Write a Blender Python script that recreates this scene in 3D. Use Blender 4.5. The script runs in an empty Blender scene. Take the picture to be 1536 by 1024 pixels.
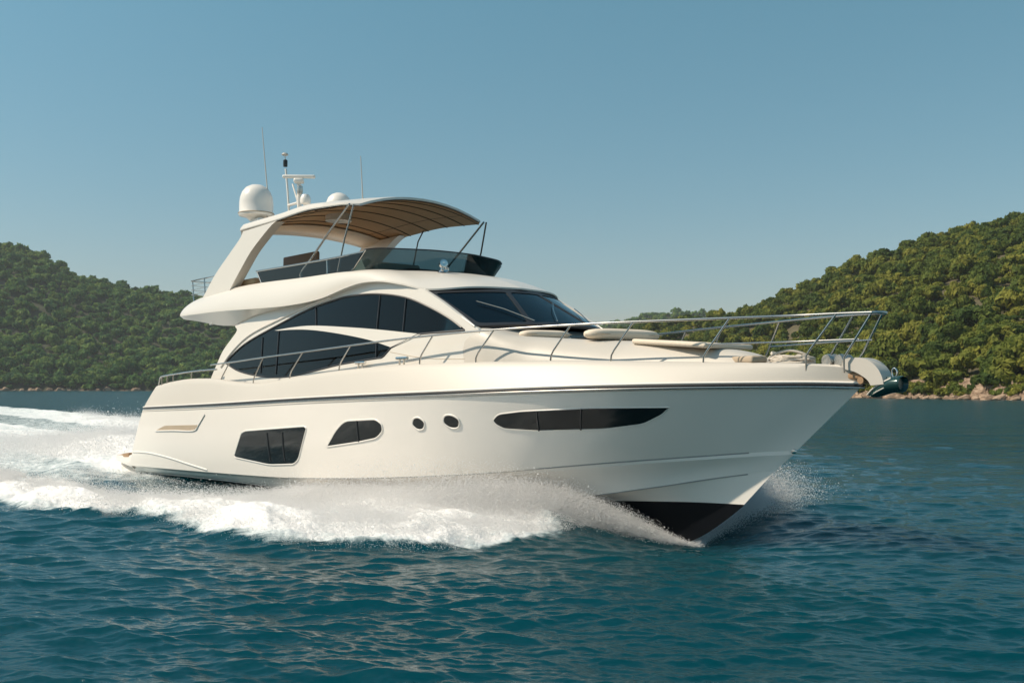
import bpy, bmesh, math, random
import numpy as np
from mathutils import Vector, Matrix, geometry
from mathutils.bvhtree import BVHTree

# ------------------------------------------------------------------ camera, sky, sun, exposure
scene = bpy.context.scene
COL = scene.collection
EYE = 2.2
cam_data = bpy.data.cameras.new("camera")
cam_data.sensor_width = 36.0
cam_data.lens = 36.0 * 1500.0 / 1536.0
cam_data.clip_start = 0.1
cam_data.clip_end = 20000.0
cam = bpy.data.objects.new("camera", cam_data)
COL.objects.link(cam)
cam.location = (0, 0, EYE)
cam.rotation_euler = (math.radians(90) + math.atan(70 / 1500.0), 0, 0)
scene.camera = cam

SUN_EL = math.radians(46)
SUN_AZ = math.radians(185)          # direction of the sun seen from the scene, counted from +X towards +Y
sun_dir = Vector((math.cos(SUN_EL) * math.cos(SUN_AZ), math.cos(SUN_EL) * math.sin(SUN_AZ), math.sin(SUN_EL)))
world = bpy.data.worlds.new("World")
scene.world = world
world.use_nodes = True
wt = world.node_tree
wt.nodes.clear()
sky = wt.nodes.new("ShaderNodeTexSky")
sky.sky_type = 'NISHITA'
sky.sun_disc = False
sky.sun_elevation = SUN_EL
sky.sun_rotation = math.pi / 2 - SUN_AZ
sky.air_density = 1.0
sky.dust_density = 0.6
sky.ozone_density = 1.6
hsv = wt.nodes.new("ShaderNodeHueSaturation")
hsv.inputs["Hue"].default_value = 0.475
hsv.inputs["Saturation"].default_value = 1.2
hsv.inputs["Value"].default_value = 1.0
bg = wt.nodes.new("ShaderNodeBackground")
bg.inputs["Strength"].default_value = 0.098
wo = wt.nodes.new("ShaderNodeOutputWorld")
wt.links.new(sky.outputs[0], hsv.inputs["Color"])
# sky colour graded by elevation: dimmer and warmer low down, brighter above
wtc = wt.nodes.new("ShaderNodeTexCoord"); wsp = wt.nodes.new("ShaderNodeSeparateXYZ")
wt.links.new(wtc.outputs["Generated"], wsp.inputs[0])
wmr = wt.nodes.new("ShaderNodeMapRange"); wmr.inputs[1].default_value = .08; wmr.inputs[2].default_value = .40
wt.links.new(wsp.outputs["Z"], wmr.inputs[0])
wmx = wt.nodes.new("ShaderNodeMix"); wmx.data_type = 'RGBA'
wmx.inputs[6].default_value = (.95, .85, .83, 1); wmx.inputs[7].default_value = (1.27, 1.225, 1.08, 1)
wt.links.new(wmr.outputs[0], wmx.inputs[0])
wmu = wt.nodes.new("ShaderNodeMix"); wmu.data_type = 'RGBA'; wmu.blend_type = 'MULTIPLY'; wmu.inputs[0].default_value = 1.0
wt.links.new(hsv.outputs[0], wmu.inputs[6]); wt.links.new(wmx.outputs[2], wmu.inputs[7])
wt.links.new(wmu.outputs[2], bg.inputs["Color"])
wt.links.new(bg.outputs[0], wo.inputs["Surface"])

sun_data = bpy.data.lights.new("sun", 'SUN')
sun_data.energy = 4.7
sun_data.angle = math.radians(0.55)
sun_data.color = (1.0, 0.87, 0.70)
sun = bpy.data.objects.new("sun", sun_data)
COL.objects.link(sun)
sun.rotation_euler = sun_dir.to_track_quat('Z', 'Y').to_euler()

vs = scene.view_settings
scene.display_settings.display_device = 'sRGB'
vs.view_transform = 'Standard'
vs.look = 'None'
vs.exposure = 0.06
vs.gamma = 1.0
vs.use_curve_mapping = False
scene.cycles.max_bounces = 22
scene.cycles.diffuse_bounces = 20
scene.cycles.transmission_bounces = 20
scene.cycles.glossy_bounces = 4
scene.cycles.transparent_max_bounces = 12
scene.cycles.sample_clamp_indirect = 2.5
scene.cycles.sample_clamp_direct = 10.0

rng = np.random.default_rng(7)
random.seed(7)

# ------------------------------------------------------------------ helpers
def pchip(pts):
    a = np.array(sorted(pts), float)
    xs, ys = a[:, 0], a[:, 1]
    h = np.diff(xs); d = np.diff(ys) / h; m = np.zeros_like(xs)
    for i in range(1, len(xs) - 1):
        if d[i-1] * d[i] > 0:
            w1 = 2*h[i] + h[i-1]; w2 = h[i] + 2*h[i-1]
            m[i] = (w1 + w2) / (w1/d[i-1] + w2/d[i])
    m[0] = d[0]; m[-1] = d[-1]
    def f(x):
        x = np.clip(np.asarray(x, float), xs[0], xs[-1])
        i = np.clip(np.searchsorted(xs, x, side='right') - 1, 0, len(h) - 1)
        t = (x - xs[i]) / h[i]
        return ((2*t**3 - 3*t**2 + 1)*ys[i] + (t**3 - 2*t**2 + t)*h[i]*m[i]
                + (-2*t**3 + 3*t**2)*ys[i+1] + (t**3 - t**2)*h[i]*m[i+1])
    return f

def smooth01(t):
    t = np.clip(t, 0, 1)
    return t*t*(3 - 2*t)

def spline(pts, n=8, closed=False):
    """Catmull-Rom through 2D/3D points"""
    P = [np.array(p, float) for p in pts]
    out = []
    N = len(P)
    for i in range(N if closed else N - 1):
        p1, p2 = P[i], P[(i+1) % N]
        p0 = P[i-1] if (closed or i > 0) else 2*p1 - p2
        p3 = P[(i+2) % N] if (closed or i + 2 < N) else 2*p2 - p1
        for k in range(n):
            t = k / n
            out.append(0.5*((2*p1) + (-p0 + p2)*t + (2*p0 - 5*p1 + 4*p2 - p3)*t*t + (-p0 + 3*p1 - 3*p2 + p3)*t**3))
    if not closed:
        out.append(P[-1])
    return [tuple(p) for p in out]

def roundcorners(pts, r, n=5):
    """round the corners of a closed polygon; r = radius or list"""
    P = [np.array(p, float) for p in pts]
    out = []
    for i, p in enumerate(P):
        ri = r[i] if isinstance(r, (list, tuple)) else r
        a, b = P[i-1], P[(i+1) % len(P)]
        da, db = a - p, b - p
        la, lb = np.linalg.norm(da), np.linalg.norm(db)
        if ri <= 0:
            out.append(tuple(p)); continue
        q = min(ri, la*0.45, lb*0.45)
        A, B = p + da/la*q, p + db/lb*q
        for k in range(n + 1):
            t = k / n
            out.append(tuple((1-t)**2*A + 2*t*(1-t)*p + t*t*B))
    return out

def link(name, me, material=None, parent=None, angle=35, smooth=True):
    me.validate()
    o = bpy.data.objects.new(name, me)
    COL.objects.link(o)
    if material is not None and len(me.materials) == 0:
        for mm in (material if isinstance(material, (list, tuple)) else [material]):
            me.materials.append(mm)
    if smooth and len(me.polygons):
        me.polygons.foreach_set("use_smooth", np.ones(len(me.polygons), dtype=bool))
        me.set_sharp_from_angle(angle=math.radians(angle))
    if parent is not None:
        o.parent = parent
    return o

def pymesh(name, verts, faces, material=None, parent=None, angle=35, smooth=True, weld=0.0, fixn=False):
    me = bpy.data.meshes.new(name)
    me.from_pydata([tuple(float(c) for c in v) for v in verts], [], [tuple(f) for f in faces])
    if weld or fixn:
        bm = bmesh.new(); bm.from_mesh(me)
        if weld:
            bmesh.ops.remove_doubles(bm, verts=bm.verts, dist=weld)
        if fixn:
            bmesh.ops.recalc_face_normals(bm, faces=bm.faces)
        bm.to_mesh(me); bm.free()
    me.update()
    return link(name, me, material, parent, angle, smooth)

def bigmesh(name, verts, quads, material, smooth=False):
    """fast path for large numpy meshes; quads is (n,k)"""
    me = bpy.data.meshes.new(name)
    n, k = quads.shape
    me.vertices.add(len(verts)); me.vertices.foreach_set("co", np.ascontiguousarray(verts, dtype=np.float32).ravel())
    me.loops.add(n*k); me.loops.foreach_set("vertex_index", np.ascontiguousarray(quads, dtype=np.int32).ravel())
    me.polygons.add(n)
    me.polygons.foreach_set("loop_start", np.arange(0, n*k, k, dtype=np.int32))
    me.polygons.foreach_set("use_smooth", np.full(n, smooth, dtype=bool))
    me.update(calc_edges=True)
    if material: me.materials.append(material)
    o = bpy.data.objects.new(name, me); COL.objects.link(o)
    return o

def grid_faces(nr, nc, flip=False, closed=False):
    f = []
    for i in range(nr - 1):
        for j in range(nc if closed else nc - 1):
            j2 = (j + 1) % nc
            q = (i*nc + j, i*nc + j2, (i+1)*nc + j2, (i+1)*nc + j)
            f.append(q[::-1] if flip else q)
    return f

def resample(pts, n):
    P = np.array(pts, float)
    s = np.concatenate([[0], np.cumsum(np.linalg.norm(np.diff(P, axis=0), axis=1))])
    t = np.linspace(0, s[-1], n)
    return np.stack([np.interp(t, s, P[:, k]) for k in range(P.shape[1])], 1)

def mirror_y(V):
    V = np.array(V, float).copy(); V[..., 1] *= -1
    return V

def both_sides(V, F):
    """starboard verts/faces + port copy"""
    V = np.asarray(V, float); n = len(V)
    return np.concatenate([V, mirror_y(V)]), list(F) + [tuple(i + n for i in f[::-1]) for f in F]

def tube_geo(path, r, sides=8, closed=False, caps=True):
    P = [Vector(p) for p in path]
    n = len(P); V = []; F = []
    up = None
    for i, p in enumerate(P):
        if closed:
            t = (P[(i+1) % n] - P[i-1]).normalized()
        else:
            t = (P[min(i+1, n-1)] - P[max(i-1, 0)]).normalized()
        if up is None:
            up = Vector((0, 0, 1)) if abs(t.z) < 0.9 else Vector((1, 0, 0))
        up = (up - t*up.dot(t)).normalized()
        sd = t.cross(up)
        rr = r[i] if isinstance(r, (list, tuple)) else r
        for k in range(sides):
            a = 2*math.pi*k/sides
            V.append(p + up*(math.cos(a)*rr) + sd*(math.sin(a)*rr))
    for i in range(n if closed else n - 1):
        for k in range(sides):
            k2 = (k+1) % sides; i2 = (i+1) % n
            F.append((i*sides+k, i*sides+k2, i2*sides+k2, i2*sides+k))
    if caps and not closed:
        F.append(tuple(range(sides))[::-1]); F.append(tuple((n-1)*sides + k for k in range(sides)))
    return V, F

def tube(name, path, r, material, parent=None, sides=8, closed=False):
    V, F = tube_geo(path, r, sides, closed)
    return pymesh(name, V, F, material, parent, angle=50, fixn=True)

def multi(name, geos, material, parent=None, angle=40):
    V = []; F = []
    for v, f in geos:
        b = len(V); V += [tuple(q) for q in v]; F += [tuple(i + b for i in g) for g in f]
    return pymesh(name, V, F, material, parent, angle, fixn=True)

def lathe_geo(profile, center, sides=28, axis=Vector((0, 0, 1)), sx=1.0):
    """profile: list of (radius, height)"""
    ax = Vector(axis).normalized()
    u = ax.orthogonal().normalized(); w = ax.cross(u)
    V = []; F = []
    for r, h in profile:
        for k in range(sides):
            a = 2*math.pi*k/sides
            V.append(Vector(center) + ax*h + u*(r*math.cos(a)) + w*(r*math.sin(a)))
    n = len(profile)
    for i in range(n-1):
        for k in range(sides):
            k2 = (k+1) % sides
            F.append((i*sides+k, i*sides+k2, (i+1)*sides+k2, (i+1)*sides+k))
    F.append(tuple(range(sides))[::-1]); F.append(tuple((n-1)*sides+k for k in range(sides)))
    return V, F

def lathe(name, profile, center, material, parent=None, sides=28, axis=(0, 0, 1), angle=40):
    V, F = lathe_geo(profile, center, sides, Vector(axis))
    return pymesh(name, V, F, material, parent, angle, weld=1e-5, fixn=True)

def box_geo(c, s, rot=0.0, bevel=0.0):
    """box with centre c, full size s; chamfered by extra loops"""
    b = min(bevel, min(s)*0.45)
    bm = bmesh.new()
    bmesh.ops.create_cube(bm, size=1.0)
    for v in bm.verts:
        v.co = Vector((v.co.x*s[0], v.co.y*s[1], v.co.z*s[2]))
    if b > 0:
        bmesh.ops.bevel(bm, geom=bm.edges[:], offset=b, segments=3, profile=0.5, affect='EDGES')
    R = Matrix.Rotation(rot, 4, 'Z')
    V = [R @ v.co + Vector(c) for v in bm.verts]
    bm.verts.index_update()
    F = [tuple(v.index for v in f.verts) for f in bm.faces]
    bm.free()
    return V, F

def in_poly(x, y, poly):
    r = False
    n = len(poly)
    for i in range(n):
        x1, y1 = poly[i]; x2, y2 = poly[i-1]
        if (y1 > y) != (y2 > y) and x < (x2-x1)*(y-y1)/(y2-y1) + x1:
            r = not r
    return r

def dedupe(poly, eps=1e-4):
    out = []
    for p in poly:
        if not out or abs(p[0]-out[-1][0]) + abs(p[1]-out[-1][1]) > eps:
            out.append((float(p[0]), float(p[1])))
    if abs(out[0][0]-out[-1][0]) + abs(out[0][1]-out[-1][1]) < eps:
        out.pop()
    return out

def densify(poly, step):
    out = []
    for i, a in enumerate(poly):
        b = poly[(i+1) % len(poly)]
        n = max(1, int(math.ceil(math.hypot(b[0]-a[0], b[1]-a[1])/step)))
        out += [(a[0] + (b[0]-a[0])*k/n, a[1] + (b[1]-a[1])*k/n) for k in range(n)]
    return out

def panel_geo(outline, surf, thick=0.02, holes=(), step=0.12):
    """outline in (a,b); surf(a,b,off) -> 3D point; triangulated, then given thickness off from 0 to -thick"""
    outline = densify(dedupe(outline), max(step, .12))
    holes = [densify(dedupe(h), max(step, .12)) for h in holes]
    pts = [Vector(p) for p in outline]; edges = [(i, (i+1) % len(pts)) for i in range(len(pts))]
    for h in holes:
        b = len(pts)
        pts += [Vector(p) for p in h]; edges += [(b+i, b+(i+1) % len(h)) for i in range(len(h))]
    xs = [p[0] for p in outline]; ys = [p[1] for p in outline]
    rim = [Vector(p) for p in pts]
    gx = np.arange(min(xs) + step/2, max(xs), step); gy = np.arange(min(ys) + step/2, max(ys), step)
    R = np.array([(p.x, p.y) for p in rim])
    for a in gx:
        for c in gy:
            if in_poly(a, c, outline) and not any(in_poly(a, c, h) for h in holes):
                if np.min((R[:, 0]-a)**2 + (R[:, 1]-c)**2) > (step*0.4)**2:
                    pts.append(Vector((a, c)))
    v2, e2, f2, *_ = geometry.delaunay_2d_cdt(pts, edges, [], 1, 1e-6)
    tris = []
    for f in f2:
        cx = sum(v2[i].x for i in f)/len(f); cy = sum(v2[i].y for i in f)/len(f)
        if in_poly(cx, cy, outline) and not any(in_poly(cx, cy, h) for h in holes):
            tris.append(tuple(f))
    used = sorted({i for f in tris for i in f}); mp = {i: k for k, i in enumerate(used)}
    tris = [tuple(mp[i] for i in f) for f in tris]
    front = [surf(v2[i].x, v2[i].y, 0.0) for i in used]
    back = [surf(v2[i].x, v2[i].y, -thick) for i in used]
    n = len(front)
    cnt = {}
    for f in tris:
        for k in range(len(f)):
            e = (f[k], f[(k+1) % len(f)])
            cnt[e] = cnt.get(e, 0) + 1
    F = list(tris) + [tuple(i + n for i in f[::-1]) for f in tris]
    for (a, b) in cnt:
        if (b, a) not in cnt:
            F.append((b, a, a + n, b + n))
    return front + back, F

def panel(name, outline, surf, material, parent=None, thick=0.02, holes=(), step=0.12, mirror=False, angle=35):
    V, F = panel_geo(outline, surf, thick, holes, step)
    if mirror:
        V = mirror_y(np.array([tuple(v) for v in V])); F = [f[::-1] for f in F]
    return pymesh(name, V, F, material, parent, angle, fixn=True)

def thing(name, label, cat, loc=(0, 0, 0), rotz=0.0, group=None):
    o = bpy.data.objects.new(name, None); COL.objects.link(o)
    o.location = loc; o.rotation_euler = (0, 0, rotz); o.empty_display_size = 0.3
    return tag(o, label, cat, group)

def tag(o, label=None, cat=None, group=None, kind=None):
    if label: o["label"] = label
    if cat: o["category"] = cat
    if group: o["group"] = group
    if kind: o["kind"] = kind
    return o

# ------------------------------------------------------------------ materials
def nodes_of(name):
    m = bpy.data.materials.new(name); m.use_nodes = True
    nt = m.node_tree; b = nt.nodes["Principled BSDF"]
    return m, nt, b

def mat(name, color, rough=0.5, metal=0.0, coat=0.0, var=0.06, vscale=3.0, bump=0.0, bscale=60.0, spec=0.5):
    m, nt, b = nodes_of(name)
    b.inputs["Roughness"].default_value = rough
    b.inputs["Metallic"].default_value = metal
    b.inputs["Coat Weight"].default_value = coat
    b.inputs["Coat Roughness"].default_value = 0.06
    b.inputs["Specular IOR Level"].default_value = spec
    tc = nt.nodes.new("ShaderNodeTexCoord")
    nz = nt.nodes.new("ShaderNodeTexNoise"); nz.inputs["Scale"].default_value = vscale; nz.inputs["Detail"].default_value = 6
    nt.links.new(tc.outputs["Object"], nz.inputs["Vector"])
    mx = nt.nodes.new("ShaderNodeMix"); mx.data_type = 'RGBA'
    mx.inputs[6].default_value = tuple(c*(1-var) for c in color) + (1,)
    mx.inputs[7].default_value = tuple(min(1, c*(1+var)) for c in color) + (1,)
    nt.links.new(nz.outputs["Fac"], mx.inputs[0])
    nt.links.new(mx.outputs[2], b.inputs["Base Color"])
    if bump > 0:
        n2 = nt.nodes.new("ShaderNodeTexNoise"); n2.inputs["Scale"].default_value = bscale; n2.inputs["Detail"].default_value = 4
        nt.links.new(tc.outputs["Object"], n2.inputs["Vector"])
        bp = nt.nodes.new("ShaderNodeBump"); bp.inputs["Strength"].default_value = bump; bp.inputs["Distance"].default_value = 0.02
        nt.links.new(n2.outputs["Fac"], bp.inputs["Height"]); nt.links.new(bp.outputs[0], b.inputs["Normal"])
    return m

def glass_mat(name, tint, gloss=0.03, ior=1.5):
    m = bpy.data.materials.new(name); m.use_nodes = True
    nt = m.node_tree; nt.nodes.clear()
    out = nt.nodes.new("ShaderNodeOutputMaterial")
    tr = nt.nodes.new("ShaderNodeBsdfTransparent")
    nz = nt.nodes.new("ShaderNodeTexNoise"); nz.inputs["Scale"].default_value = 0.7
    tc = nt.nodes.new("ShaderNodeTexCoord"); nt.links.new(tc.outputs["Object"], nz.inputs["Vector"])
    mx = nt.nodes.new("ShaderNodeMix"); mx.data_type = 'RGBA'
    mx.inputs[6].default_value = tuple(c*0.85 for c in tint) + (1,); mx.inputs[7].default_value = tuple(c*1.1 for c in tint) + (1,)
    nt.links.new(nz.outputs["Fac"], mx.inputs[0]); nt.links.new(mx.outputs[2], tr.inputs["Color"])
    gl = nt.nodes.new("ShaderNodeBsdfGlossy"); gl.inputs["Roughness"].default_value = gloss
    gl.inputs["Color"].default_value = (0.9, 0.97, 1, 1)
    fr = nt.nodes.new("ShaderNodeFresnel"); fr.inputs["IOR"].default_value = ior
    ms = nt.nodes.new("ShaderNodeMixShader")
    nt.links.new(fr.outputs[0], ms.inputs[0]); nt.links.new(tr.outputs[0], ms.inputs[1]); nt.links.new(gl.outputs[0], ms.inputs[2])
    nt.links.new(ms.outputs[0], out.inputs["Surface"])
    return m

M = {}
M['gelcoat'] = mat('gelcoat', (0.86, 0.81, 0.745), 0.28, coat=0.35, var=0.015, vscale=1.2)
M['moulding'] = mat('moulding', (0.57, 0.53, 0.47), 0.45, coat=0.0, var=0.02, vscale=1.5)
M['superstructure'] = mat('superstructure_gelcoat', (0.735, 0.69, 0.62), 0.30, coat=0.2, var=0.02, vscale=1.3)
M['antifoul'] = mat('antifoul', (0.004, 0.005, 0.007), 0.45, var=0.25, vscale=4, spec=0.1)
M['rubber'] = mat('rubber', (0.025, 0.026, 0.03), 0.45, var=0.2)
M['chrome'] = mat('chrome', (0.72, 0.71, 0.69), 0.12, metal=1.0, var=0.05, vscale=9)
M['steel_rail'] = mat('steel_rail', (0.54, 0.52, 0.49), 0.18, metal=1.0, var=0.06, vscale=9)
M['dark_tube'] = mat('dark_tube', (0.12, 0.10, 0.08), 0.3, metal=0.6, var=0.2)
M['black_glass'] = mat('black_glass', (0.010, 0.014, 0.016), 0.05, var=0.3, vscale=2, spec=0.3)
M['teak'] = mat('teak', (0.36, 0.22, 0.12), 0.6, var=0.25, vscale=14)
M['canvas'] = mat('canvas', (0.62, 0.42, 0.25), 0.9, var=0.10, vscale=5, bump=0.25, bscale=25)
M['cushion'] = mat('cushion', (0.72, 0.62, 0.50), 0.85, var=0.06, vscale=4, bump=0.25, bscale=30)
M['beige_liner'] = mat('beige_liner', (0.45, 0.36, 0.26), 0.75, var=0.08)
M['brown_vinyl'] = mat('brown_vinyl', (0.20, 0.13, 0.085), 0.6, var=0.12)
M['dark_interior'] = mat('dark_interior', (0.035, 0.036, 0.036), 0.6, var=0.25)
M['side_glass'] = glass_mat('side_glass', (0.25, 0.34, 0.35), ior=1.33)
M['screen_glass'] = glass_mat('screen_glass', (0.42, 0.50, 0.53))
M['smoked_glass'] = glass_mat('smoked_glass', (0.33, 0.42, 0.44), ior=1.4)
M['lamp_black'] = mat('lamp_black', (0.02, 0.022, 0.022), 0.3, var=0.2)
M['green_metal'] = mat('green_metal', (0.012, 0.05, 0.048), 0.22, metal=0.25, var=0.3, vscale=6, spec=0.7)
M['rail_shadow'] = mat('spray_rail_shadow_grey', (0.30, 0.30, 0.29), .5, var=.1)  # grey stands in for the shadow line of the rails
M['rope'] = mat('rope', (0.60, 0.54, 0.46), 0.9, var=0.2, vscale=40, bump=0.5, bscale=90)
M['windlass_metal'] = mat('windlass_metal', (0.55, 0.54, 0.51), 0.25, metal=0.85, var=0.15, vscale=8)
# ------------------------------------------------------------------ the yacht: hull
yacht = thing("motor_yacht", "large cream white flybridge motor yacht planing across the blue water with spray along its side",
              "yacht", (-8.6, 28.8, 0.0), math.radians(-50))

B_RUB = pchip([(0, 2.42), (4, 2.5), (9, 2.5), (12, 2.42), (14, 2.2), (16, 1.75), (18, 1.1), (19.5, .48), (20.3, .1), (20.52, 0)])
B_G = pchip([(1.6, 2.28), (5, 2.33), (9, 2.33), (12, 2.2), (14, 1.95), (16, 1.5), (18, .9), (19.5, .4), (20.2, .15), (20.4, .05)])
B_C1 = pchip([(-1.5, 2.3), (0, 2.38), (8, 2.4), (11, 2.27), (13, 1.98), (15, 1.45), (16, 1.06), (17, .67), (18, .36), (18.6, .215), (19.1, .09), (19.5, 0)])
B_C2 = pchip([(0, 2.26), (8, 2.24), (10, 2.08), (12, 1.75), (14, 1.25), (16, .68), (17, .37), (18, .16), (18.6, .07), (19.14, 0)])
B_BT = pchip([(0, 2.2), (8, 2.15), (10, 1.95), (12, 1.58), (14, 1.02), (16, .40), (17, .15), (17.6, .05), (18.1, .015), (18.6, 0)])
Z_RUB = pchip([(1.28, 1.677), (5.67, 1.82), (10.64, 2.01), (14.12, 2.123), (16.45, 2.2), (17.25, 2.22), (18.45, 2.242), (19.81, 2.252), (20.52, 2.238)])
Z_G = pchip([(1.69, 2.235), (2.6, 2.33), (4.19, 2.405), (5.25, 2.40), (6.4, 2.33), (7.58, 2.285), (9.1, 2.383), (11.0, 2.515), (13.18, 2.593), (14.63, 2.605), (16.24, 2.605), (17.09, 2.585), (18.47, 2.544), (19.86, 2.504), (20.4, 2.47)])
Z_C1 = pchip([(0.15, 0.117), (5.48, 0.275), (9.22, 0.406), (11.33, 0.529), (14.21, 0.762), (14.98, 0.848), (16.82, 1.068), (18.03, 1.2), (19.11, 1.31), (19.5, 1.34)])
Z_C2 = pchip([(0.15, 0.0), (5.4, .16), (9.1, .27), (12, .34), (14, .385), (15.65, 0.443), (17.16, 0.68), (18.12, 0.866), (19.14, 1.04)])
Z_BT = pchip([(0.15, -.05), (5.4, .10), (9.1, .17), (12, .25), (14, .315), (15.88, 0.382), (16.88, 0.434), (17.87, 0.49), (18.6, 0.52)])
Z_K = pchip([(0.15, -.7), (8, -.85), (12, -.9), (15, -.72), (16.5, -.46), (17.42, -.19), (17.76, -.05), (18.35, .32), (18.59, .5)])
NC = 84
TT = np.linspace(0, 1, NC)
TT = 1 - (1 - TT)**1.35

def hull_row(x0, xs, B, Z, db=0.0, dz=0.0):
    x = x0 + (xs - x0)*TT
    b = np.maximum(B(x) - db*np.interp(x, [10, 15, 17, 19], [1, .5, .25, .1])*np.clip((1 - TT)*8, 0, 1), 0)
    b[-1] = 0.0 if B(xs) < 0.02 else b[-1]
    return np.stack([x, -b, Z(x) + dz], 1)

R_rub = hull_row(1.28, 20.52, B_RUB, Z_RUB)
R_g = hull_row(1.69, 20.4, B_G, Z_G)
R_c1 = hull_row(0.15, 19.5, B_C1, Z_C1)
R_c1b = hull_row(0.17, 19.45, B_C1, Z_C1, 0.10, -0.055)
R_c2 = hull_row(0.17, 19.14, B_C2, Z_C2)
R_bt = hull_row(0.19, 18.6, B_BT, Z_BT)
R_k = hull_row(0.25, 18.59, pchip([(0, 0), (21, 0)]), Z_K)

def between(A, Bq, n, flare=None):
    out = []
    for i in range(n + 1):
        t = i / n
        r = A*(1 - t) + Bq*t
        if flare is not None:
            r[:, 1] += flare(r[:, 0])*4*t*(1 - t)*(np.clip(-r[:, 1]/0.25, 0, 1))
        out.append(r)
    return out

FL_TOP = pchip([(0, -.03), (9, -.03), (12, 0.0), (15, .01), (17, -.01), (18.5, -.03), (19.5, -.03), (20.5, 0)])   # > 0 hollows the section
FL_LOW = pchip([(0, 0), (12, .0), (15, .03), (18, .04), (20, 0)])

def strip_mesh(rows):
    V = np.concatenate(rows); F = grid_faces(len(rows), NC)
    return both_sides(V, F)

rows_top = between(R_c1, R_rub, 12, FL_TOP)
V, F = strip_mesh(rows_top)
HULL_BVH = BVHTree.FromPolygons([tuple(v) for v in V[:len(V)//2]], grid_faces(len(rows_top), NC))
rows_low = between(R_c1, R_c1b, 1) 
rows_mid = between(R_c1b, R_c2, 4, FL_LOW)
rows_bt = between(R_c2, R_bt, 2)
parts_g = [(V, F)]
for rws in (rows_low, rows_mid, rows_bt):
    parts_g.append(strip_mesh(rws))
# transom: rows at t=0 joined across
def transom(rows):
    L = np.array([r[0] for r in rows]); V = []
    ys = np.linspace(-1, 1, 9)
    for p in L:
        for k in ys:
            V.append((p[0] - 0.10*(1 - k*k), -p[1]*k, p[2]))
    return V, grid_faces(len(L), 9)
allrows = rows_bt[::-1] + rows_mid[::-1][1:] + rows_low[::-1][1:] + rows_top[1:]
parts_g.append(transom(allrows))
hull = multi('hull', parts_g, M['gelcoat'], yacht, angle=28)
bv = strip_mesh(between(R_bt, R_k, 5))
multi('hull_bottom', [bv, transom(between(R_bt, R_k, 3))], M['antifoul'], yacht, angle=40)

# bulwark moulding above the rubbing strake, with a rounded cap
rows_bw = []
for t in np.linspace(0, 1, 7):
    r = R_rub*(1 - t) + R_g*t
    r[:, 1] -= 0.012*4*t*(1 - t)*np.clip(-r[:, 1]/0.4, 0, 1)*0.8
    r[:, 2] += 0.0
    rows_bw.append(r)
def inset(r, d, dz):
    q = r.copy(); q[:, 1] = -np.maximum(-q[:, 1] - d, 0); q[:, 2] += dz; return q
cap = [inset(R_g, .03, .022), inset(R_g, .08, .028), inset(R_g, .12, .01), inset(R_g, .135, -.03), inset(R_g, .14, -.26)]
bw_geo = strip_mesh(rows_bw + cap)
bulwark = multi('bulwark', [bw_geo, transom(rows_bw + cap[:2])], M['moulding'], yacht, angle=38)

# rubbing strake: bright strip over a dark insert
def strake(off, dz, r, m, nm):
    for sgn in (1, -1):
        P = R_rub.copy(); P[:, 1] = -np.maximum(-P[:, 1] + off, 0); P[:, 2] += dz
        P[:, 0] += 0.02*TT**6
        if sgn < 0: P = mirror_y(P)
        tube(nm, [tuple(p) for p in P], r, m, yacht, sides=8)
strake(0.004, 0.030, 0.017, M['gelcoat'], 'strake_cap')
strake(0.006, 0.0, 0.015, M['rubber'], 'rub_rail')
strake(0.004, -0.034, 0.014, M['steel_rail'], 'strake_trim')
# second, thinner moulded line a hand below the strake
for sgn in (1, -1):
    P = rows_top[-2]*0.62 + rows_top[-1]*0.38
    P = P.copy(); P[:, 1] -= 0.002
    P = P[:-2]
    if sgn < 0: P = mirror_y(P)
    tube('moulded_line', [tuple(p) for p in P], 0.010, M['moulding'], hull, sides=6)
# white pinstripe on the dark bottom
for sgn in (1, -1):
    P = R_bt[:60].copy(); Q = R_k[:60]
    D = (Q - P)/np.linalg.norm(Q - P, axis=1)[:, None]
    P = P + D*0.055
    P[:, 1] -= 0.004
    if sgn < 0: P = mirror_y(P)
    tube('boot_stripe', [tuple(p) for p in P], 0.012, M['gelcoat'], yacht, sides=6)

# spray rails along the two chines, drawn as dark lines with their shadow painted in
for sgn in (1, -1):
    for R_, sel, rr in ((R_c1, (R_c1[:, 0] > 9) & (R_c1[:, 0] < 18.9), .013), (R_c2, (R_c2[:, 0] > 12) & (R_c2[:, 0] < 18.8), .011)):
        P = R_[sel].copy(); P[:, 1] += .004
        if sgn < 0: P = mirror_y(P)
        tube('spray_rail_shadow', [tuple(p) for p in P], rr, M['rail_shadow'], hull, sides=6)

def hull_at(x, z):
    h = HULL_BVH.ray_cast(Vector((x, -6, z)), Vector((0, 1, 0)))
    if h[0] is None:
        h = HULL_BVH.find_nearest(Vector((x, -2.3, z)))
    n = h[1]
    if n.y > 0: n = -n
    return h[0], n
def hull_surf(off0):
    def f(a, b, off):
        p, n = hull_at(a, b)
        return tuple(p + n*(off0 + off))
    return f
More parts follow.
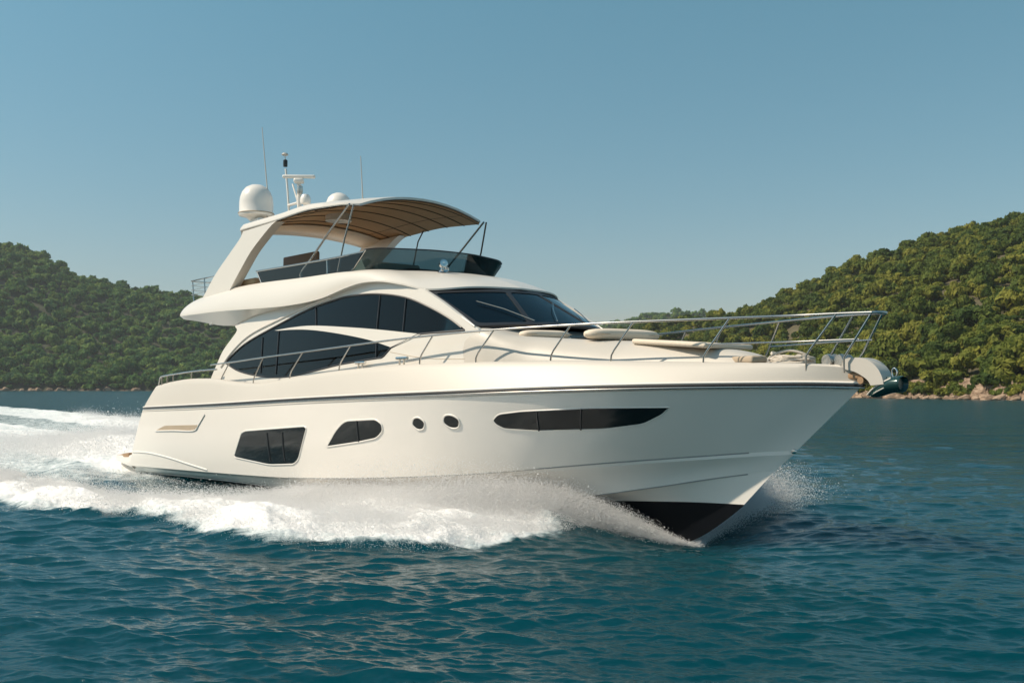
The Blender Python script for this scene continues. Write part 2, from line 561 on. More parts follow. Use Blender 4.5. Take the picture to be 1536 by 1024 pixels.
# ------------------------------------------------------------------ hull windows and marks
def hull_window(nm, outline, rad, mullions, fr=.017, n=5):
    out = densify(dedupe(roundcorners(outline, rad, n)), .14)
    for mir in (False, True):
        cx = sum(p[0] for p in out)/len(out); cz = sum(p[1] for p in out)/len(out)
        fr_path = [hull_surf(0.0)(a, b, 0) for a, b in out]
        if mir: fr_path = [tuple(v) for v in mirror_y(np.array(fr_path))]
        w = panel(nm, out, hull_surf(0.008), M['black_glass'], yacht, thick=0.03, step=0.18, mirror=mir)
        big = [(cx + (a - cx)*1.0, cz + (b - cz)*1.0) for a, b in out]
        tube('frame', fr_path, fr, M['gelcoat'], w, sides=8, closed=True)
        for (a, b), (c, d) in mullions:
            L = [hull_surf(0.012)(a + (c - a)*t, b + (d - b)*t, 0) for t in np.linspace(0, 1, 6)]
            if mir: L = [tuple(v) for v in mirror_y(np.array(L))]
            tube('mullion', L, 0.015, M['rubber'], w, sides=6)
hull_window('hull_window', [(6.848, .722), (7.277, 1.238), (7.476, 1.288), (10.021, 1.46), (10.103, 1.424), (9.702, .794), (9.502, .691), (8.501, .62), (6.917, .688)],
            [.05, .06, .06, .05, .05, .12, .08, .2, .05], [((8.49, 1.28), (8.57, .70)), ((9.155, 1.32), (9.17, .74))])
hull_window('hull_window', [(10.751, 1.089), (11.106, 1.403), (11.425, 1.598), (12.378, 1.651), (12.535, 1.564), (12.52, 1.445), (12.336, 1.309), (11.773, 1.217)],
            [.02, .1, .16, .1, .1, .08, .12, .1], [((11.825, 1.61), (11.808, 1.23))])
hull_window('porthole', [(13.63, 1.622), (13.56, 1.503), (13.42, 1.482), (13.295, 1.572), (13.36, 1.69), (13.50, 1.712)], .07, [])
hull_window('porthole', [(14.408, 1.683), (14.34, 1.543), (14.17, 1.53), (14.03, 1.622), (14.09, 1.752), (14.265, 1.765)], .07, [])
hull_window('bow_window', [(15.054, 1.686), (15.186, 1.785), (15.642, 1.839), (16.276, 1.873), (16.785, 1.904), (17.985, 1.926), (17.835, 1.821), (17.493, 1.677), (16.877, 1.589), (15.808, 1.536), (15.216, 1.554), (15.091, 1.622)],
            [.08, .08, .1, .1, .1, .0, .1, .1, .1, .1, .08, .06], [((15.911, 1.848), (15.821, 1.541)), ((16.663, 1.89), (16.505, 1.57))], fr=.011)
# engine-room air intake on the quarter, with its lip
for mir in (False, True):
    vent = panel('air_vent', roundcorners([(2.283, 1.135), (2.894, 1.271), (4.961, 1.345), (4.712, 1.213)], [.01, .1, .03, .1]), hull_surf(0.006), M['beige_liner'], yacht, thick=0.02, mirror=mir)
    L = [hull_surf(0.004)(a, b, 0) for a, b in spline([(2.27, 1.115), (3.5, 1.165), (4.70, 1.20), (5.02, 1.36), (5.36, 1.60)], 5)]
    if mir: L = [tuple(v) for v in mirror_y(np.array(L))]
    tube('vent_lip', L, 0.020, M['gelcoat'], vent)
    L = [hull_surf(-0.012)(a, b, 0) for a, b in spline([(0.5, .50), (1.5, .53), (2.477, .505), (3.3, .46), (4.08, .40), (5.3, .315)], 6)]
    if mir: L = [tuple(v) for v in mirror_y(np.array(L))]
    tube('side_fairing', L, 0.030, M['gelcoat'], yacht)
# towing eye on the stem
lathe('towing_eye', [(.0, -.02), (.035, -.015), (.038, .0), (.02, .02), (0, .022)], (19.47, -.03, 1.33), M['chrome'], yacht, sides=14, axis=(0.5, -1, 0))

# swim platform with teak top
plan = [(-1.88, 0), (-1.88, 1.0), (-1.86, 1.7), (-1.74, 2.08), (-1.4, 2.22), (-.5, 2.31), (.25, 2.37)]
half = spline(plan, 6)
edge = half[::-1][:-1] + [(x, -y) for x, y in half]
def ring(s, z0, z1):
    return [(x*1.0 + (1 - s)*0.6, y*s, z0 + (z1 - z0)*np.clip((0.25 - x)/2.0, 0, 1)) for x, y in edge]
rings = [ring(.93, .0, .14), ring(.985, .06, .17), ring(1.0, .12, .2), ring(1.0, .30, .25), ring(.985, .40, .285), ring(.95, .43, .30)]
n = len(edge)
V = [p for r in rings for p in r]
F = [(i*n + j, i*n + j + 1, (i+1)*n + j + 1, (i+1)*n + j) for i in range(len(rings) - 1) for j in range(n - 1)]
F += [tuple(range((len(rings)-1)*n, len(rings)*n)), tuple(range(n))[::-1]]
plat = pymesh('swim_platform', V, F, M['gelcoat'], yacht, angle=40, fixn=True)
tk = [(x, y, z + .012) for x, y, z in ring(.90, .435, .305)]
V = tk + [(x, y, z - .03) for x, y, z in tk]
F = [tuple(range(n)), tuple(range(n, 2*n))[::-1]] + [(j, j + n, (j+1) % n + n, (j+1) % n) for j in range(n)]
pymesh('teak_deck', V, F, M['teak'], plat, fixn=True)
for mir in (1, -1):   # teak-coloured wedge at the root of the platform
    V, F = panel_geo([(-1.55, .30), (-.13, .445), (-.10, .33), (-1.0, .285)], lambda a, b, off: (a, -(2.15 + .175*smooth01((a + 1.6)/1.4) + off), b), thick=0.1)
    V = np.array([tuple(v) for v in V]); V[:, 1] *= mir
    pymesh('platform_inlay', V, F, M['teak'], plat, fixn=True)

# ------------------------------------------------------------------ decks
xd = np.linspace(1.72, 20.3, 60)
rowsd = []
for k in np.linspace(-1, 1, 9):
    b = np.maximum(B_G(xd) - .13, 0.0)
    z = Z_G(xd) - .20
    z = np.where(xd < 5.6, 1.62, z)
    rowsd.append(np.stack([xd, k*b, z + .05*(1 - k*k)*(xd > 6)], 1))
pymesh('deck', np.concatenate(rowsd), grid_faces(9, 60, flip=True), M['moulding'], yacht, angle=30)

# ------------------------------------------------------------------ cabin sides, glass, swoosh
W0 = pchip([(0, 1.95), (4, 1.98), (9, 1.98), (11, 1.95), (13, 1.85), (14.5, 1.68), (16, 1.4), (18, .95), (19.5, .5)])
def cabin_surf(off0):
    return lambda a, b, off: (a, -(float(W0(a)) - .13*(b - 2.4) + off0 + off), b)
glass_up = [(5.1, 2.80), (6.06, 3.21), (7.52, 3.557), (8.85, 3.83), (9.79, 3.951), (10.5, 4.01), (11.42, 3.985), (12.35, 3.86), (13.07, 3.643), (13.65, 3.411), (14.08, 3.184)]
glass_dn = [(13.5, 3.172), (12.87, 3.162), (12.12, 2.945), (11.89, 2.767), (11.3, 2.73), (10.38, 2.657), (9.4, 2.54), (8.53, 2.452), (7.6, 2.435), (6.67, 2.499), (5.9, 2.60), (5.43, 2.714)]
glass = spline(glass_up, 5) + [(13.5, 3.172), (12.87, 3.162), (12.12, 2.945)] + [(11.93, 2.80), (11.85, 2.765)] + spline(glass_dn[4:], 4)
aft_edge = spline([(5.40, 3.655), (5.53, 3.57), (5.50, 3.50), (5.37, 3.406), (4.93, 3.104), (4.69, 2.807), (4.45, 2.457), (4.38, 2.25)], 5)
top_edge = [(5.40, 3.655), (6, 3.80), (7, 3.93), (8.28, 3.99), (9.5, 4.02), (10.5, 4.15), (11.1, 4.225), (11.7, 4.205), (12.3, 4.11), (12.9, 3.965)]
front_edge = spline([(12.9, 3.965), (13.4, 3.73), (13.9, 3.46), (14.3, 3.245), (14.42, 3.16), (14.46, 2.9), (14.46, 2.4)], 4)
cab_out = aft_edge[::-1][:-1] + spline(top_edge, 3)[:-1] + front_edge + [(14.46, 2.25)]
GH = [glass]
swoosh = spline([(7.50, 3.464), (8.33, 3.492), (9.2, 3.486), (10.52, 3.394), (11.61, 3.30), (12.87, 3.17)], 5) + [(12.95, 3.15)] + \
         spline([(12.14, 2.945), (11.36, 3.115), (10.3, 3.272), (9.22, 3.393), (8.35, 3.442), (7.50, 3.452)], 5)[:-1]
mulls = [((9.21, 3.86), (9.31, 3.49)), ((11.56, 3.96), (11.58, 3.31)), ((12.39, 3.83), (12.41, 3.22)), ((6.93, 3.33), (7.06, 2.53)), ((7.68, 3.43), (7.8, 2.5)), ((11.62, 3.08), (11.66, 2.77))]
for mir in (False, True):
    mm = (lambda P: [tuple(v) for v in mirror_y(np.array(P))]) if mir else (lambda P: P)
    cs = panel('cabin_side', cab_out, cabin_surf(0.0), M['superstructure'], yacht, thick=0.07, holes=GH, step=0.2, mirror=mir, angle=30)
    sg = panel('side_window', glass, cabin_surf(-0.012), M['side_glass'], yacht, thick=0.012, step=0.3, mirror=mir)
    gp = [cabin_surf(-0.004)(a, b, 0) for a, b in glass]
    tube('gasket', mm(gp), 0.020, M['rubber'], sg, sides=6, closed=True)
    for (a, b), (c, d) in mulls:
        tube('mullion', mm([cabin_surf(-0.006)(a + (c-a)*t, b + (d-b)*t, 0) for t in (0, .5, 1)]), 0.016, M['rubber'], sg, sides=6)
    panel('trim_blade', swoosh, cabin_surf(0.012), M['superstructure'], yacht, thick=0.03, step=0.3, mirror=mir)
    # moulded joint lines on the side below the windshield
    for pts in ([(12.1, 2.86), (13.2, 2.72), (14.4, 2.685)],):
        tube('moulded_line', mm([cabin_surf(-0.002)(a, b, 0) for a, b in spline(pts, 4)]), 0.006, M['beige_liner'], cs, sides=5)
# aft bulkhead with dark doors
pb = box_geo((5.75, 0, 2.65), (.06, 3.6, 2.0), bevel=.01)
bulk = multi('aft_bulkhead', [pb], M['gelcoat'], yacht)
multi('patio_door', [box_geo((5.71, 0, 2.55), (.05, 2.5, 1.75), bevel=.01)], M['black_glass'], bulk)

# ------------------------------------------------------------------ foredeck trunk (coachroof)
WCR = pchip([(13.4, 1.66), (13.8, 1.70), (14.1, 1.71), (14.4, 1.70), (14.8, 1.635), (15.5, 1.42), (16.3, 1.16), (17, .95), (18.2, .62), (18.9, .42), (19.15, .30)])
ZCR = pchip([(13.4, 3.15), (14.0, 3.25), (14.5, 3.20), (14.9, 3.08), (15.4, 3.03), (16, 2.985), (17.3, 2.915), (18.1, 2.81), (18.6, 2.74), (18.9, 2.66), (19.15, 2.50)])
xs = np.concatenate([np.linspace(13.4, 18.6, 46), np.linspace(18.7, 19.15, 10)])
rows = []
for k in np.sign(np.linspace(-1, 1, 33))*(1 - (1 - abs(np.linspace(-1, 1, 33)))**1.6):
    zd = Z_G(xs) - .21
    e = np.interp(xs, [13.4, 14.5, 15.3, 16.8], [14, 14, 6, 2.6]); ex = np.interp(xs, [13.4, 14.5, 15.4, 16.8], [.45, .45, .65, .8])
    prof = (1 - abs(k)**e)
    yy = np.sign(k)*abs(k)**ex
    rows.append(np.stack([xs, yy*WCR(xs), zd + (ZCR(xs) - zd)*prof**0.75], 1))
V = np.concatenate(rows)
end = [tuple(r[-1]) for r in rows]
Fc = grid_faces(33, len(xs), flip=True) + [tuple(i*len(xs) + len(xs) - 1 for i in range(33))]
coach = pymesh('coachroof', V, Fc, M['moulding'], yacht, angle=40, fixn=True)
# locker recess at its forward end
multi('locker_lid', [box_geo((18.93, -.30, 2.60), (.55, .26, .10), rot=math.radians(-20), bevel=.03)], M['beige_liner'], coach)
multi('deck_hatch', [box_geo((15.6, -.02, 3.035), (.6, .6, .035), bevel=.015)], M['black_glass'], coach)

# ------------------------------------------------------------------ windshield
def ws_top(y):
    t = abs(y)/1.60
    return Vector((12.84 + .78*(1 - t**2.2), y, 3.965 + .045*(1 - t*t)))
def ws_bot(y):
    t = abs(y)/1.60
    return Vector((14.28 + .62*(1 - t**2.2), y, 3.245 + .05*(1 - t*t)))
def ws_surf(off0):
    def f(a, b, off):      # a in -1..1 across, b in 0 (base)..1 (top)
        p = ws_bot(a*1.60)*(1 - b) + ws_top(a*1.60)*b
        e = 1e-3
        da = (ws_bot((a+e)*1.60)*(1-b) + ws_top((a+e)*1.60)*b) - p
        db = (ws_top(a*1.60) - ws_bot(a*1.60))
        nrm = db.cross(da); nrm.normalize()
        if nrm.x < 0: nrm = -nrm
        return tuple(p + nrm*(off0 + off))
    return f
fr_out = [(-1, 0), (-.5, 0), (0, 0), (.5, 0), (1, 0), (1, 1), (.5, 1), (0, 1), (-.5, 1), (-1, 1)]
pa = roundcorners([(-.93, .07), (-.47, .06), (-.26, .90), (-.955, .90)], .05)
pbx = roundcorners([(-.42, .06), (.42, .06), (.21, .90), (-.21, .90)], .05)
pc = [(-a, b) for a, b in pa][::-1]
wsf = panel('windshield_frame', fr_out, ws_surf(0.0), M['rubber'], yacht, thick=0.05, holes=[pa, pbx, pc], step=0.09)
for hp in (pa, pbx, pc):
    panel('windshield_pane', hp, ws_surf(-0.012), M['screen_glass'], wsf, thick=0.012, step=0.12)
for sgn in (1, -1):   # bright outer pillar along the glass
    L = [Vector(ws_surf(.012)(sgn*1.0, t, 0)) for t in np.linspace(-.02, 1, 8)]
    tube('pillar_trim', L, .016, M['gelcoat'], yacht)
# wipers
for a0, a1 in ((-.72, -.40), (.22, -.12), (.80, .45)):
    f = ws_surf(.03)
    tube('wiper', [f(a1, .06, 0), f(a1 + (a0-a1)*.5, .38, 0), f(a0, .60, 0)], .009, M['steel_rail'], wsf, sides=6)
# saloon and helm inside
multi('saloon_floor', [box_geo((10.2, 0, 2.28), (8.6, 3.2, .06))], M['dark_interior'], yacht)
multi('dashboard', [box_geo((13.7, 0, 2.95), (1.0, 2.6, .5), bevel=.12), box_geo((13.1, -.7, 3.1), (.35, .9, .3), bevel=.08)], M['dark_interior'], yacht)
tube('steering_wheel', [(12.75, -.7 + .2*math.cos(t), 3.1 + .2*math.sin(t)) for t in np.linspace(0, 2*math.pi, 20)[:-1]], .018, M['rubber'], yacht, closed=True)
multi('helm_seat', [box_geo((12.2, -.7, 2.85), (.5, 1.0, .2), bevel=.06), box_geo((11.95, -.7, 3.2), (.14, 1.0, .65), bevel=.06), box_geo((12.2, -.7, 2.5), (.3, .6, .5), bevel=.03)], M['cushion'], yacht)
multi('saloon_sofa', [box_geo((8.6, 1.2, 2.55), (3.6, .7, .4), bevel=.08), box_geo((8.6, 1.5, 2.85), (3.6, .18, .5), bevel=.08)], M['cushion'], yacht)

# ------------------------------------------------------------------ flybridge moulding and roof
PA = [(2.25, -1.45, 4.33), (2.71, -1.66, 4.44), (3.4, -1.72, 4.50), (5.2, -1.74, 4.58), (6.65, -1.75, 4.585), (8.46, -1.75, 4.54), (9.5, -1.75, 4.525), (10.3, -1.73, 4.515), (10.7, -1.66, 4.51), (10.9, -1.55, 4.51), (11.1, -1.35, 4.505), (11.25, -1.1, 4.50), (11.4, -.7, 4.50), (11.5, 0, 4.50)]
PE = [(1.88, -1.70, 4.17), (2.5, -1.98, 4.075), (3.4, -2.03, 4.06), (5.1, -2.04, 4.045), (6.8, -2.02, 4.00), (8.3, -1.98, 3.975), (9.5, -1.90, 4.035), (10.5, -1.87, 4.185), (11.1, -1.85, 4.245), (11.7, -1.82, 4.22), (12.3, -1.74, 4.12), (12.93, -1.57, 3.985), (13.45, -.9, 4.03), (13.66, 0, 4.04)]
PU = [(1.98, -1.62, 4.08), (2.5, -1.90, 3.975), (3.4, -1.90, 3.87), (5.1, -1.84, 3.68), (6.4, -1.84, 3.84), (8.0, -1.82, 3.965), (9.4, -1.80, 4.005), (10.4, -1.77, 4.14), (11.1, -1.76, 4.21), (11.7, -1.74, 4.19), (12.3, -1.66, 4.09), (12.85, -1.5, 3.95), (13.3, -.88, 3.995), (13.5, 0, 4.0)]
NS = 6
sA, sE, sU = [np.array(spline(p, NS)) for p in (PA, PE, PU)]
rows = []
nI = len(sA)
w = np.linspace(0, 1, nI)
roofw = smooth01((w - .55)/.25)
inn = sA.copy(); inn[:, 1] = np.minimum(inn[:, 1] + .07, 0); inn[:, 0] -= .07*roofw; inn[0, 0] += .07
inn2 = inn.copy(); inn2[:, 2] -= .35
rows += [inn2, inn]
for t in np.linspace(0, 1, 10):
    r = sA*(1 - t) + sE*t
    bulge = 4*t*(1 - t)
    # ease: steeper near the crease
    r[:, 1] -= .055*bulge*(1 - roofw)
    r[:, 2] += bulge*(.035*(1 - roofw) + .085*roofw)
    rows.append(r)
lip = sE.copy(); lip[:, 2] -= .03
rows.append(lip)
for t in (.5, 1.0):
    r = lip*(1 - t) + sU*t
    rows.append(r)
Vs = np.concatenate(rows); Fs = grid_faces(len(rows), nI)
V, F = both_sides(Vs, Fs)
geos = [(V, F)]
# close the aft end across the beam and lay soffit + floor
nr = len(rows)
aft = [rows[i][0] for i in range(nr)]
Va = []; ys = np.linspace(-1, 1, 7)
for p in aft:
    for k in ys: Va.append((p[0] - .12*(1 - k*k), -p[1]*k, p[2]))
geos.append((Va, grid_faces(nr, 7)))
Vb = []
for p in sU:
    for k in ys: Vb.append((p[0], -p[1]*k, p[2] + .02*(1-k*k)))
geos.append((Vb, grid_faces(len(sU), 7)))
fly = multi('flybridge', geos, M['superstructure'], yacht, angle=24)
multi('flybridge_floor', [box_geo((6.8, 0, 4.2), (8.6, 3.3, .05))], M['beige_liner'], yacht)
# soffit downlight on the wing
lathe('soffit_light', [(0, 0), (.05, 0), (.05, .03), (0, .03)], (4.2, -1.88, 3.74), M['chrome'], fly, sides=12)
# arch band over the side glass: raised moulding following the window
for mir in (False, True):
    mm = (lambda P: [tuple(v) for v in mirror_y(np.array(P))]) if mir else (lambda P: P)
    band = spline([(4.95, 2.70), (5.5, 3.08), (6.3, 3.42), (7.6, 3.69), (8.9, 3.92), (9.8, 4.03)], 6)
    tube('arch_moulding', mm([cabin_surf(.0)(a, b, 0) for a, b in band]), .035, M['superstructure'], yacht)

# fly windscreen
TOPU = spline([(11.0, -1.70, 4.885), (11.17, -1.48, 4.91), (11.37, -1.0, 4.915), (11.52, -.5, 4.92), (11.56, 0, 4.92)], 6)
BOTU = spline([(10.52, -1.73, 4.50), (10.84, -1.55, 4.49), (11.10, -1.15, 4.48), (11.28, -.6, 4.475), (11.33, 0, 4.475)], 6)
def fullU(h):
    return [tuple(p) for p in h] + [(p[0], -p[1], p[2]) for p in h[::-1][1:]]
T, Bq = resample(fullU(TOPU), 41), resample(fullU(BOTU), 41)
rr = [Bq*(1-t) + T*t for t in np.linspace(0, 1, 5)]
outer = np.concatenate(rr)
ctr = np.array([9.5, 0, 0]); dv = outer - ctr; dv[:, 2] = 0; dv /= np.linalg.norm(dv, axis=1)[:, None]
inner = outer - dv*.012
no = len(outer)
Fo = grid_faces(5, 41)
Fi = [tuple(i + no for i in f[::-1]) for f in Fo]
rim = [(i, i+1, i+1+no, i+no) for i in range(40)] + [(4*41 + i + 1, 4*41 + i, 4*41 + i + no, 4*41 + i + 1 + no) for i in range(40)]
rim += [(r*41, r*41 + no, (r+1)*41 + no, (r+1)*41) for r in range(4)] + [(r*41 + 40, (r+1)*41 + 40, (r+1)*41 + 40 + no, r*41 + 40 + no) for r in range(4)]
fws = pymesh('fly_windscreen', np.concatenate([outer, inner]), Fo + Fi + rim, M['smoked_glass'], yacht, fixn=True)
tube('screen_rail', [tuple(p) for p in T], .013, M['rubber'], fws, sides=6)
tube('screen_base', [tuple(p) for p in Bq], .018, M['rubber'], fws, sides=6)
for sgn in (1, -1):
    tube('screen_end_rail', [tuple(Vector((p[0], sgn*p[1], p[2]))) for p in (BOTU[0], TOPU[0])], .020, M['steel_rail'], fws)
    # side wind deflectors with their rail and posts
    rail = spline([(6.35, -1.745, 4.87), (8.0, -1.75, 4.845), (9.6, -1.75, 4.828), (10.95, -1.71, 4.84)], 5)
    sp = panel('wind_deflector', [(6.62, 4.50), (8.5, 4.48), (10.5, 4.46), (10.95, 4.83), (9.6, 4.82), (8, 4.835), (6.38, 4.86)],
               lambda a, b, off: (a, -(1.745 + off), b), M['smoked_glass'], yacht, thick=.010, step=.5, mirror=(sgn < 0))
    tube('deflector_rail', [(a, b*sgn, c) for a, b, c in rail], .022, M['steel_rail'], sp)
    for (xa, za), (xb, zb) in (((6.37, 4.87), (6.66, 4.53)), ((9.58, 4.83), (9.60, 4.5))):
        tube('deflector_post', [(xa, -1.745*sgn, za), (xb, -1.745*sgn, zb)], .018, M['steel_rail'], sp)
# seats and helm up top
multi('fly_settee', [box_geo((6.6, -.75, 4.95), (1.55, .10, .75), rot=0.03, bevel=.04), box_geo((6.6, -.45, 4.7), (1.55, .55, .25), bevel=.06)], M['brown_vinyl'], yacht)
multi('fly_sunbed', [box_geo((4.9, -.9, 4.72), (1.6, 1.2, .18), bevel=.07), box_geo((5.4, .6, 4.72), (1.3, 1.2, .2), bevel=.07)], M['canvas'], yacht)
multi('fly_console', [box_geo((10.5, .2, 4.42), (.7, 1.6, .45), bevel=.12)], M['dark_interior'], yacht)
multi('fly_helm_seat', [box_geo((9.5, .2, 4.55), (.5, 1.1, .3), bevel=.08), box_geo((9.25, .2, 4.75), (.14, 1.1, .35), bevel=.05)], M['cushion'], yacht)
# horn with searchlight on the roof
hz = multi('searchlight', [lathe_geo([(.09, 0), (.07, .03), (.035, .06), (.03, .10)], (12.2, -.75, 4.40)),
                           lathe_geo([(.0, -.09), (.05, -.08), (.075, -.02), (.08, .07), (.07, .075), (0, .06)], (12.22, -.75, 4.56), axis=Vector((1, -.3, .1)))], M['chrome'], yacht)
lathe('horn', [(.015, -.12), (.02, 0), (.05, .10), (.045, .1), (0, .06)], (12.1, -.62, 4.47), M['chrome'], hz, sides=12, axis=(1, -.2, 0))

# ------------------------------------------------------------------ arch legs and hardtop
leg_l = spline([(3.30, 4.36), (3.52, 4.50), (4.17, 4.996), (4.9, 5.41), (5.45, 5.72), (5.62, 5.88)], 5)
leg_r = spline([(7.30, 5.91), (7.04, 5.83), (6.55, 5.60), (6.05, 5.33), (5.55, 4.95), (5.18, 4.66), (4.90, 4.40)], 5)
for mir in (False, True):
    panel('arch_leg', leg_l + leg_r, lambda a, b, off: (a, -(1.80 - .04*(b - 4.5) + off), b), M['superstructure'], yacht, thick=.22, step=.25, mirror=mir)
xs = np.concatenate([[5.28, 5.30, 5.36], np.linspace(5.5, 10.24, 30), [10.36, 10.42, 10.46]])
ES = pchip([(5.2, 1.0), (8.2, 1.0), (9.4, .7), (10.54, 0.12)])
def top_sec(x):
    fr = np.clip((x - 10.05)/.5, 0, 1)**2.2
    af = np.clip((5.5 - x)/.25, 0, 1)**2
    e = float(ES(x))
    zc = 6.02 + .24*math.sin(min(1, max(0, (x - 4.3)/4.2))*math.pi/2) - .10*np.clip((x - 8.8)/1.7, 0, 1)**1.6
    zb = float(pchip([(5.28, 5.91), (7.2, 5.915), (8.6, 5.95), (9.6, 5.90), (10.54, 5.83)])(x))
    zt = zb + .045 + .11*e
    yo = 1.75 - .35*fr - .15*af
    P = [(yo - .02, zb), (yo, zb + .02), (yo - .005, zb + .02 + .35*(zt - zb)), (yo - .07, zt)]
    for k in (.82, .62, .42, .22, 0):
        P.append((yo*k, zt + (zc - zt)*(1 - (k/0.96)**2.1)))
    return P
sec = [[(x, -y, z) for y, z in top_sec(x)] for x in xs]
n = len(sec[0])
V = np.array([p for s in sec for p in s]); F = grid_faces(len(xs), n, flip=True)
V2, F2 = both_sides(V, F)
def lin_sec(x, drop):
    P = top_sec(x); zb, zc = P[0][1], P[-1][1]; yo = P[0][0] - .01
    return [(x, -yo*k, zb + (zc - zb - drop)*(1 - k**2.1) if k < 1 else zb) for k in np.linspace(1, 0, 8)]
# under-surface (white aft part, canvas forward) and end caps
und = [lin_sec(x, .05) for x in xs]
Vu = np.array([p for s in und for p in s]); Fu = grid_faces(len(xs), 8)
Vu2, Fu2 = both_sides(Vu, Fu)
caps = []
for i in (0, -1):
    o = sec[i]; u = und[i]
    Vc = o + u[::-1]; caps.append(both_sides(np.array(Vc), [tuple(range(len(Vc)))]))
hardtop = multi('hardtop', [(V2, F2), (Vu2, Fu2)] + caps, M['superstructure'], yacht, angle=40)
cx = np.linspace(6.15, 10.40, 36)
cs = [[(x, y, z - .012) for x, y, z in lin_sec(x, .05)] for x in cx]
cs2 = [[(x, y, z - .024) for x, y, z in lin_sec(x, .05)] for x in cx]
c1v, c1f = both_sides(np.array([p for s in cs for p in s]), grid_faces(36, 8, flip=True))
c2v, c2f = both_sides(np.array([p for s in cs2 for p in s]), grid_faces(36, 8))
lining = multi('canopy_lining', [(c2v, c2f), (c1v, c1f)], M['canvas'], yacht, angle=60)
for x in (6.75, 7.5, 8.25, 9.0, 9.65, 10.2):
    s = lin_sec(x, .05); L = [(a, b, c - .032) for a, b, c in s] ; L = L + [(a, -b, c) for a, b, c in L[::-1][1:]]
    tube('canopy_bow', spline(L, 3), .010, M['dark_tube'], lining, sides=6)
for yk in (5, 2):   # lengthwise seams
    for sgn in (1, -1):
        L = [(lin_sec(x, .05)[yk][0], sgn*lin_sec(x, .05)[yk][1], lin_sec(x, .05)[yk][2] - .026) for x in np.linspace(6.3, 10.4, 12)]
        if yk == 2: tube('canopy_seam', L, .006, M['brown_vinyl'], lining, sides=5)
# cross beam of the arch under the aft edge of the canopy
bs = []
for xx, dz in ((5.45, -.02), (5.45, -.13), (5.75, -.17), (6.25, -.13), (6.40, -.06), (6.35, -.02)):
    s = lin_sec(xx, .05); bs.append([(a, b, c + dz) for a, b, c in s])
Vx = np.array([q for r in bs for q in r])
multi('arch_beam', [both_sides(Vx, grid_faces(6, 8))], M['superstructure'], hardtop, angle=50)
# canopy struts
for sgn in (1, -1):
    y = 1.73*sgn
    tube('canopy_strut', [(10.38, -y*.985, 5.86), (9.6, -y, 5.37), (8.87, -y, 4.90), (8.50, -y, 4.70), (8.42, -y, 4.62), (8.45, -y, 4.52)], .022, M['steel_rail'], yacht)
    tube('canopy_strut', [(10.50, -y*.97, 5.84), (10.25, -y, 5.2), (9.98, -y, 4.52)], .018, M['steel_rail'] if sgn > 0 else M['dark_tube'], yacht)
    y2 = 1.66*sgn
    if sgn < 0: tube('canopy_strut', [(8.12, -y2, 5.93), (7.9, -y2, 5.70), (7.55, -y2, 4.7)], .016, M['dark_tube'], yacht)

# ------------------------------------------------------------------ domes, mast, aerials
DX, DY, DZ = 5.06, -1.15, 6.28
dome = lathe('satellite_dome', [(0, -.02), (.16, -.02), (.24, .06), (.41, .10), (.425, .14), (.405, .17), (.405, .42), (.39, .55), (.345, .68), (.26, .79), (.14, .855), (.05, .873), (0, .875)], (DX, DY, DZ), M['gelcoat'], yacht, sides=40)
multi('dome_bracket', [box_geo((5.25, -1.15, 6.12), (.5, .34, .34), bevel=.08)], M['gelcoat'], dome)
lathe('dome_band', [(.428, -.012), (.434, 0), (.428, .012), (.40, .0)], (DX, DY, DZ + .155), M['beige_liner'], dome, sides=40)
mast = multi('radar_mast', [tube_geo([(5.70, -.33, 6.0), (5.70, -.35, 7.30)], .05, 10), tube_geo([(5.62, -.25, 6.2), (5.66, -.33, 6.9)], .06, 10),
                            tube_geo([(5.27, -.35, 6.15), (5.12, -.35, 7.1), (5.01, -.35, 7.66)], .028, 8), tube_geo([(5.17, -.35, 6.72), (5.72, -.35, 6.72)], .035, 8),
                            tube_geo([(5.65, -.35, 6.75), (5.38, -.35, 7.22)], .022, 8)], M['gelcoat'], yacht)
multi('radar_scanner', [box_geo((5.70, -.35, 7.355), (.80, .10, .085), rot=math.radians(52), bevel=.035)], M['gelcoat'], mast)
multi('radar_motor', [box_geo((5.70, -.35, 7.25), (.24, .2, .12), rot=math.radians(52), bevel=.04)], M['gelcoat'], mast)
multi('mast_camera', [lathe_geo([(0, -.1), (.06, -.08), (.075, 0), (.07, .10), (.04, .13), (0, .135)], (5.85, -.4, 6.98))], M['windlass_metal'], mast)
lathe('navigation_light', [(0, 0), (.05, 0), (.055, .03), (.055, .16), (.03, .18), (0, .19)], (4.985, -.35, 7.72), M['lamp_black'], mast, sides=14)
multi('mast_lamp', [tube_geo([(4.975, -.35, 7.9), (4.965, -.35, 8.02)], .01, 6), lathe_geo([(0, 0), (.07, .01), (.085, .03), (.06, .065), (0, .075)], (4.96, -.35, 8.0), sides=14)], M['moulding'], mast)
lathe('gps_dome', [(0, -.08), (.05, -.08), (.05, 0), (.115, .03), (.13, .10), (.12, .18), (.08, .245), (0, .27)], (6.1, -.38, 6.60), M['gelcoat'], yacht, sides=24)
multi('gps_stand', [tube_geo([(6.1, -.38, 6.1), (6.1, -.38, 6.55)], .03, 8)], M['gelcoat'], yacht)
lathe('television_dome', [(.30, -.35), (.29, 0), (.28, .09), (.24, .19), (.17, .26), (.08, .30), (0, .31)], (7.62, -.35, 6.36), M['gelcoat'], yacht, sides=32)
tube('whip_aerial', [(5.36, -1.0, 6.0), (5.32, -1.0, 7.07), (5.01, -1.0, 8.60)], [.016, .014, .008], M['moulding'], yacht, sides=6)
tube('whip_aerial', [(9.73, -1.0, 6.05), (9.71, -1.0, 6.3), (9.63, -1.0, 7.06)], [.016, .012, .007], M['moulding'], yacht, sides=6)

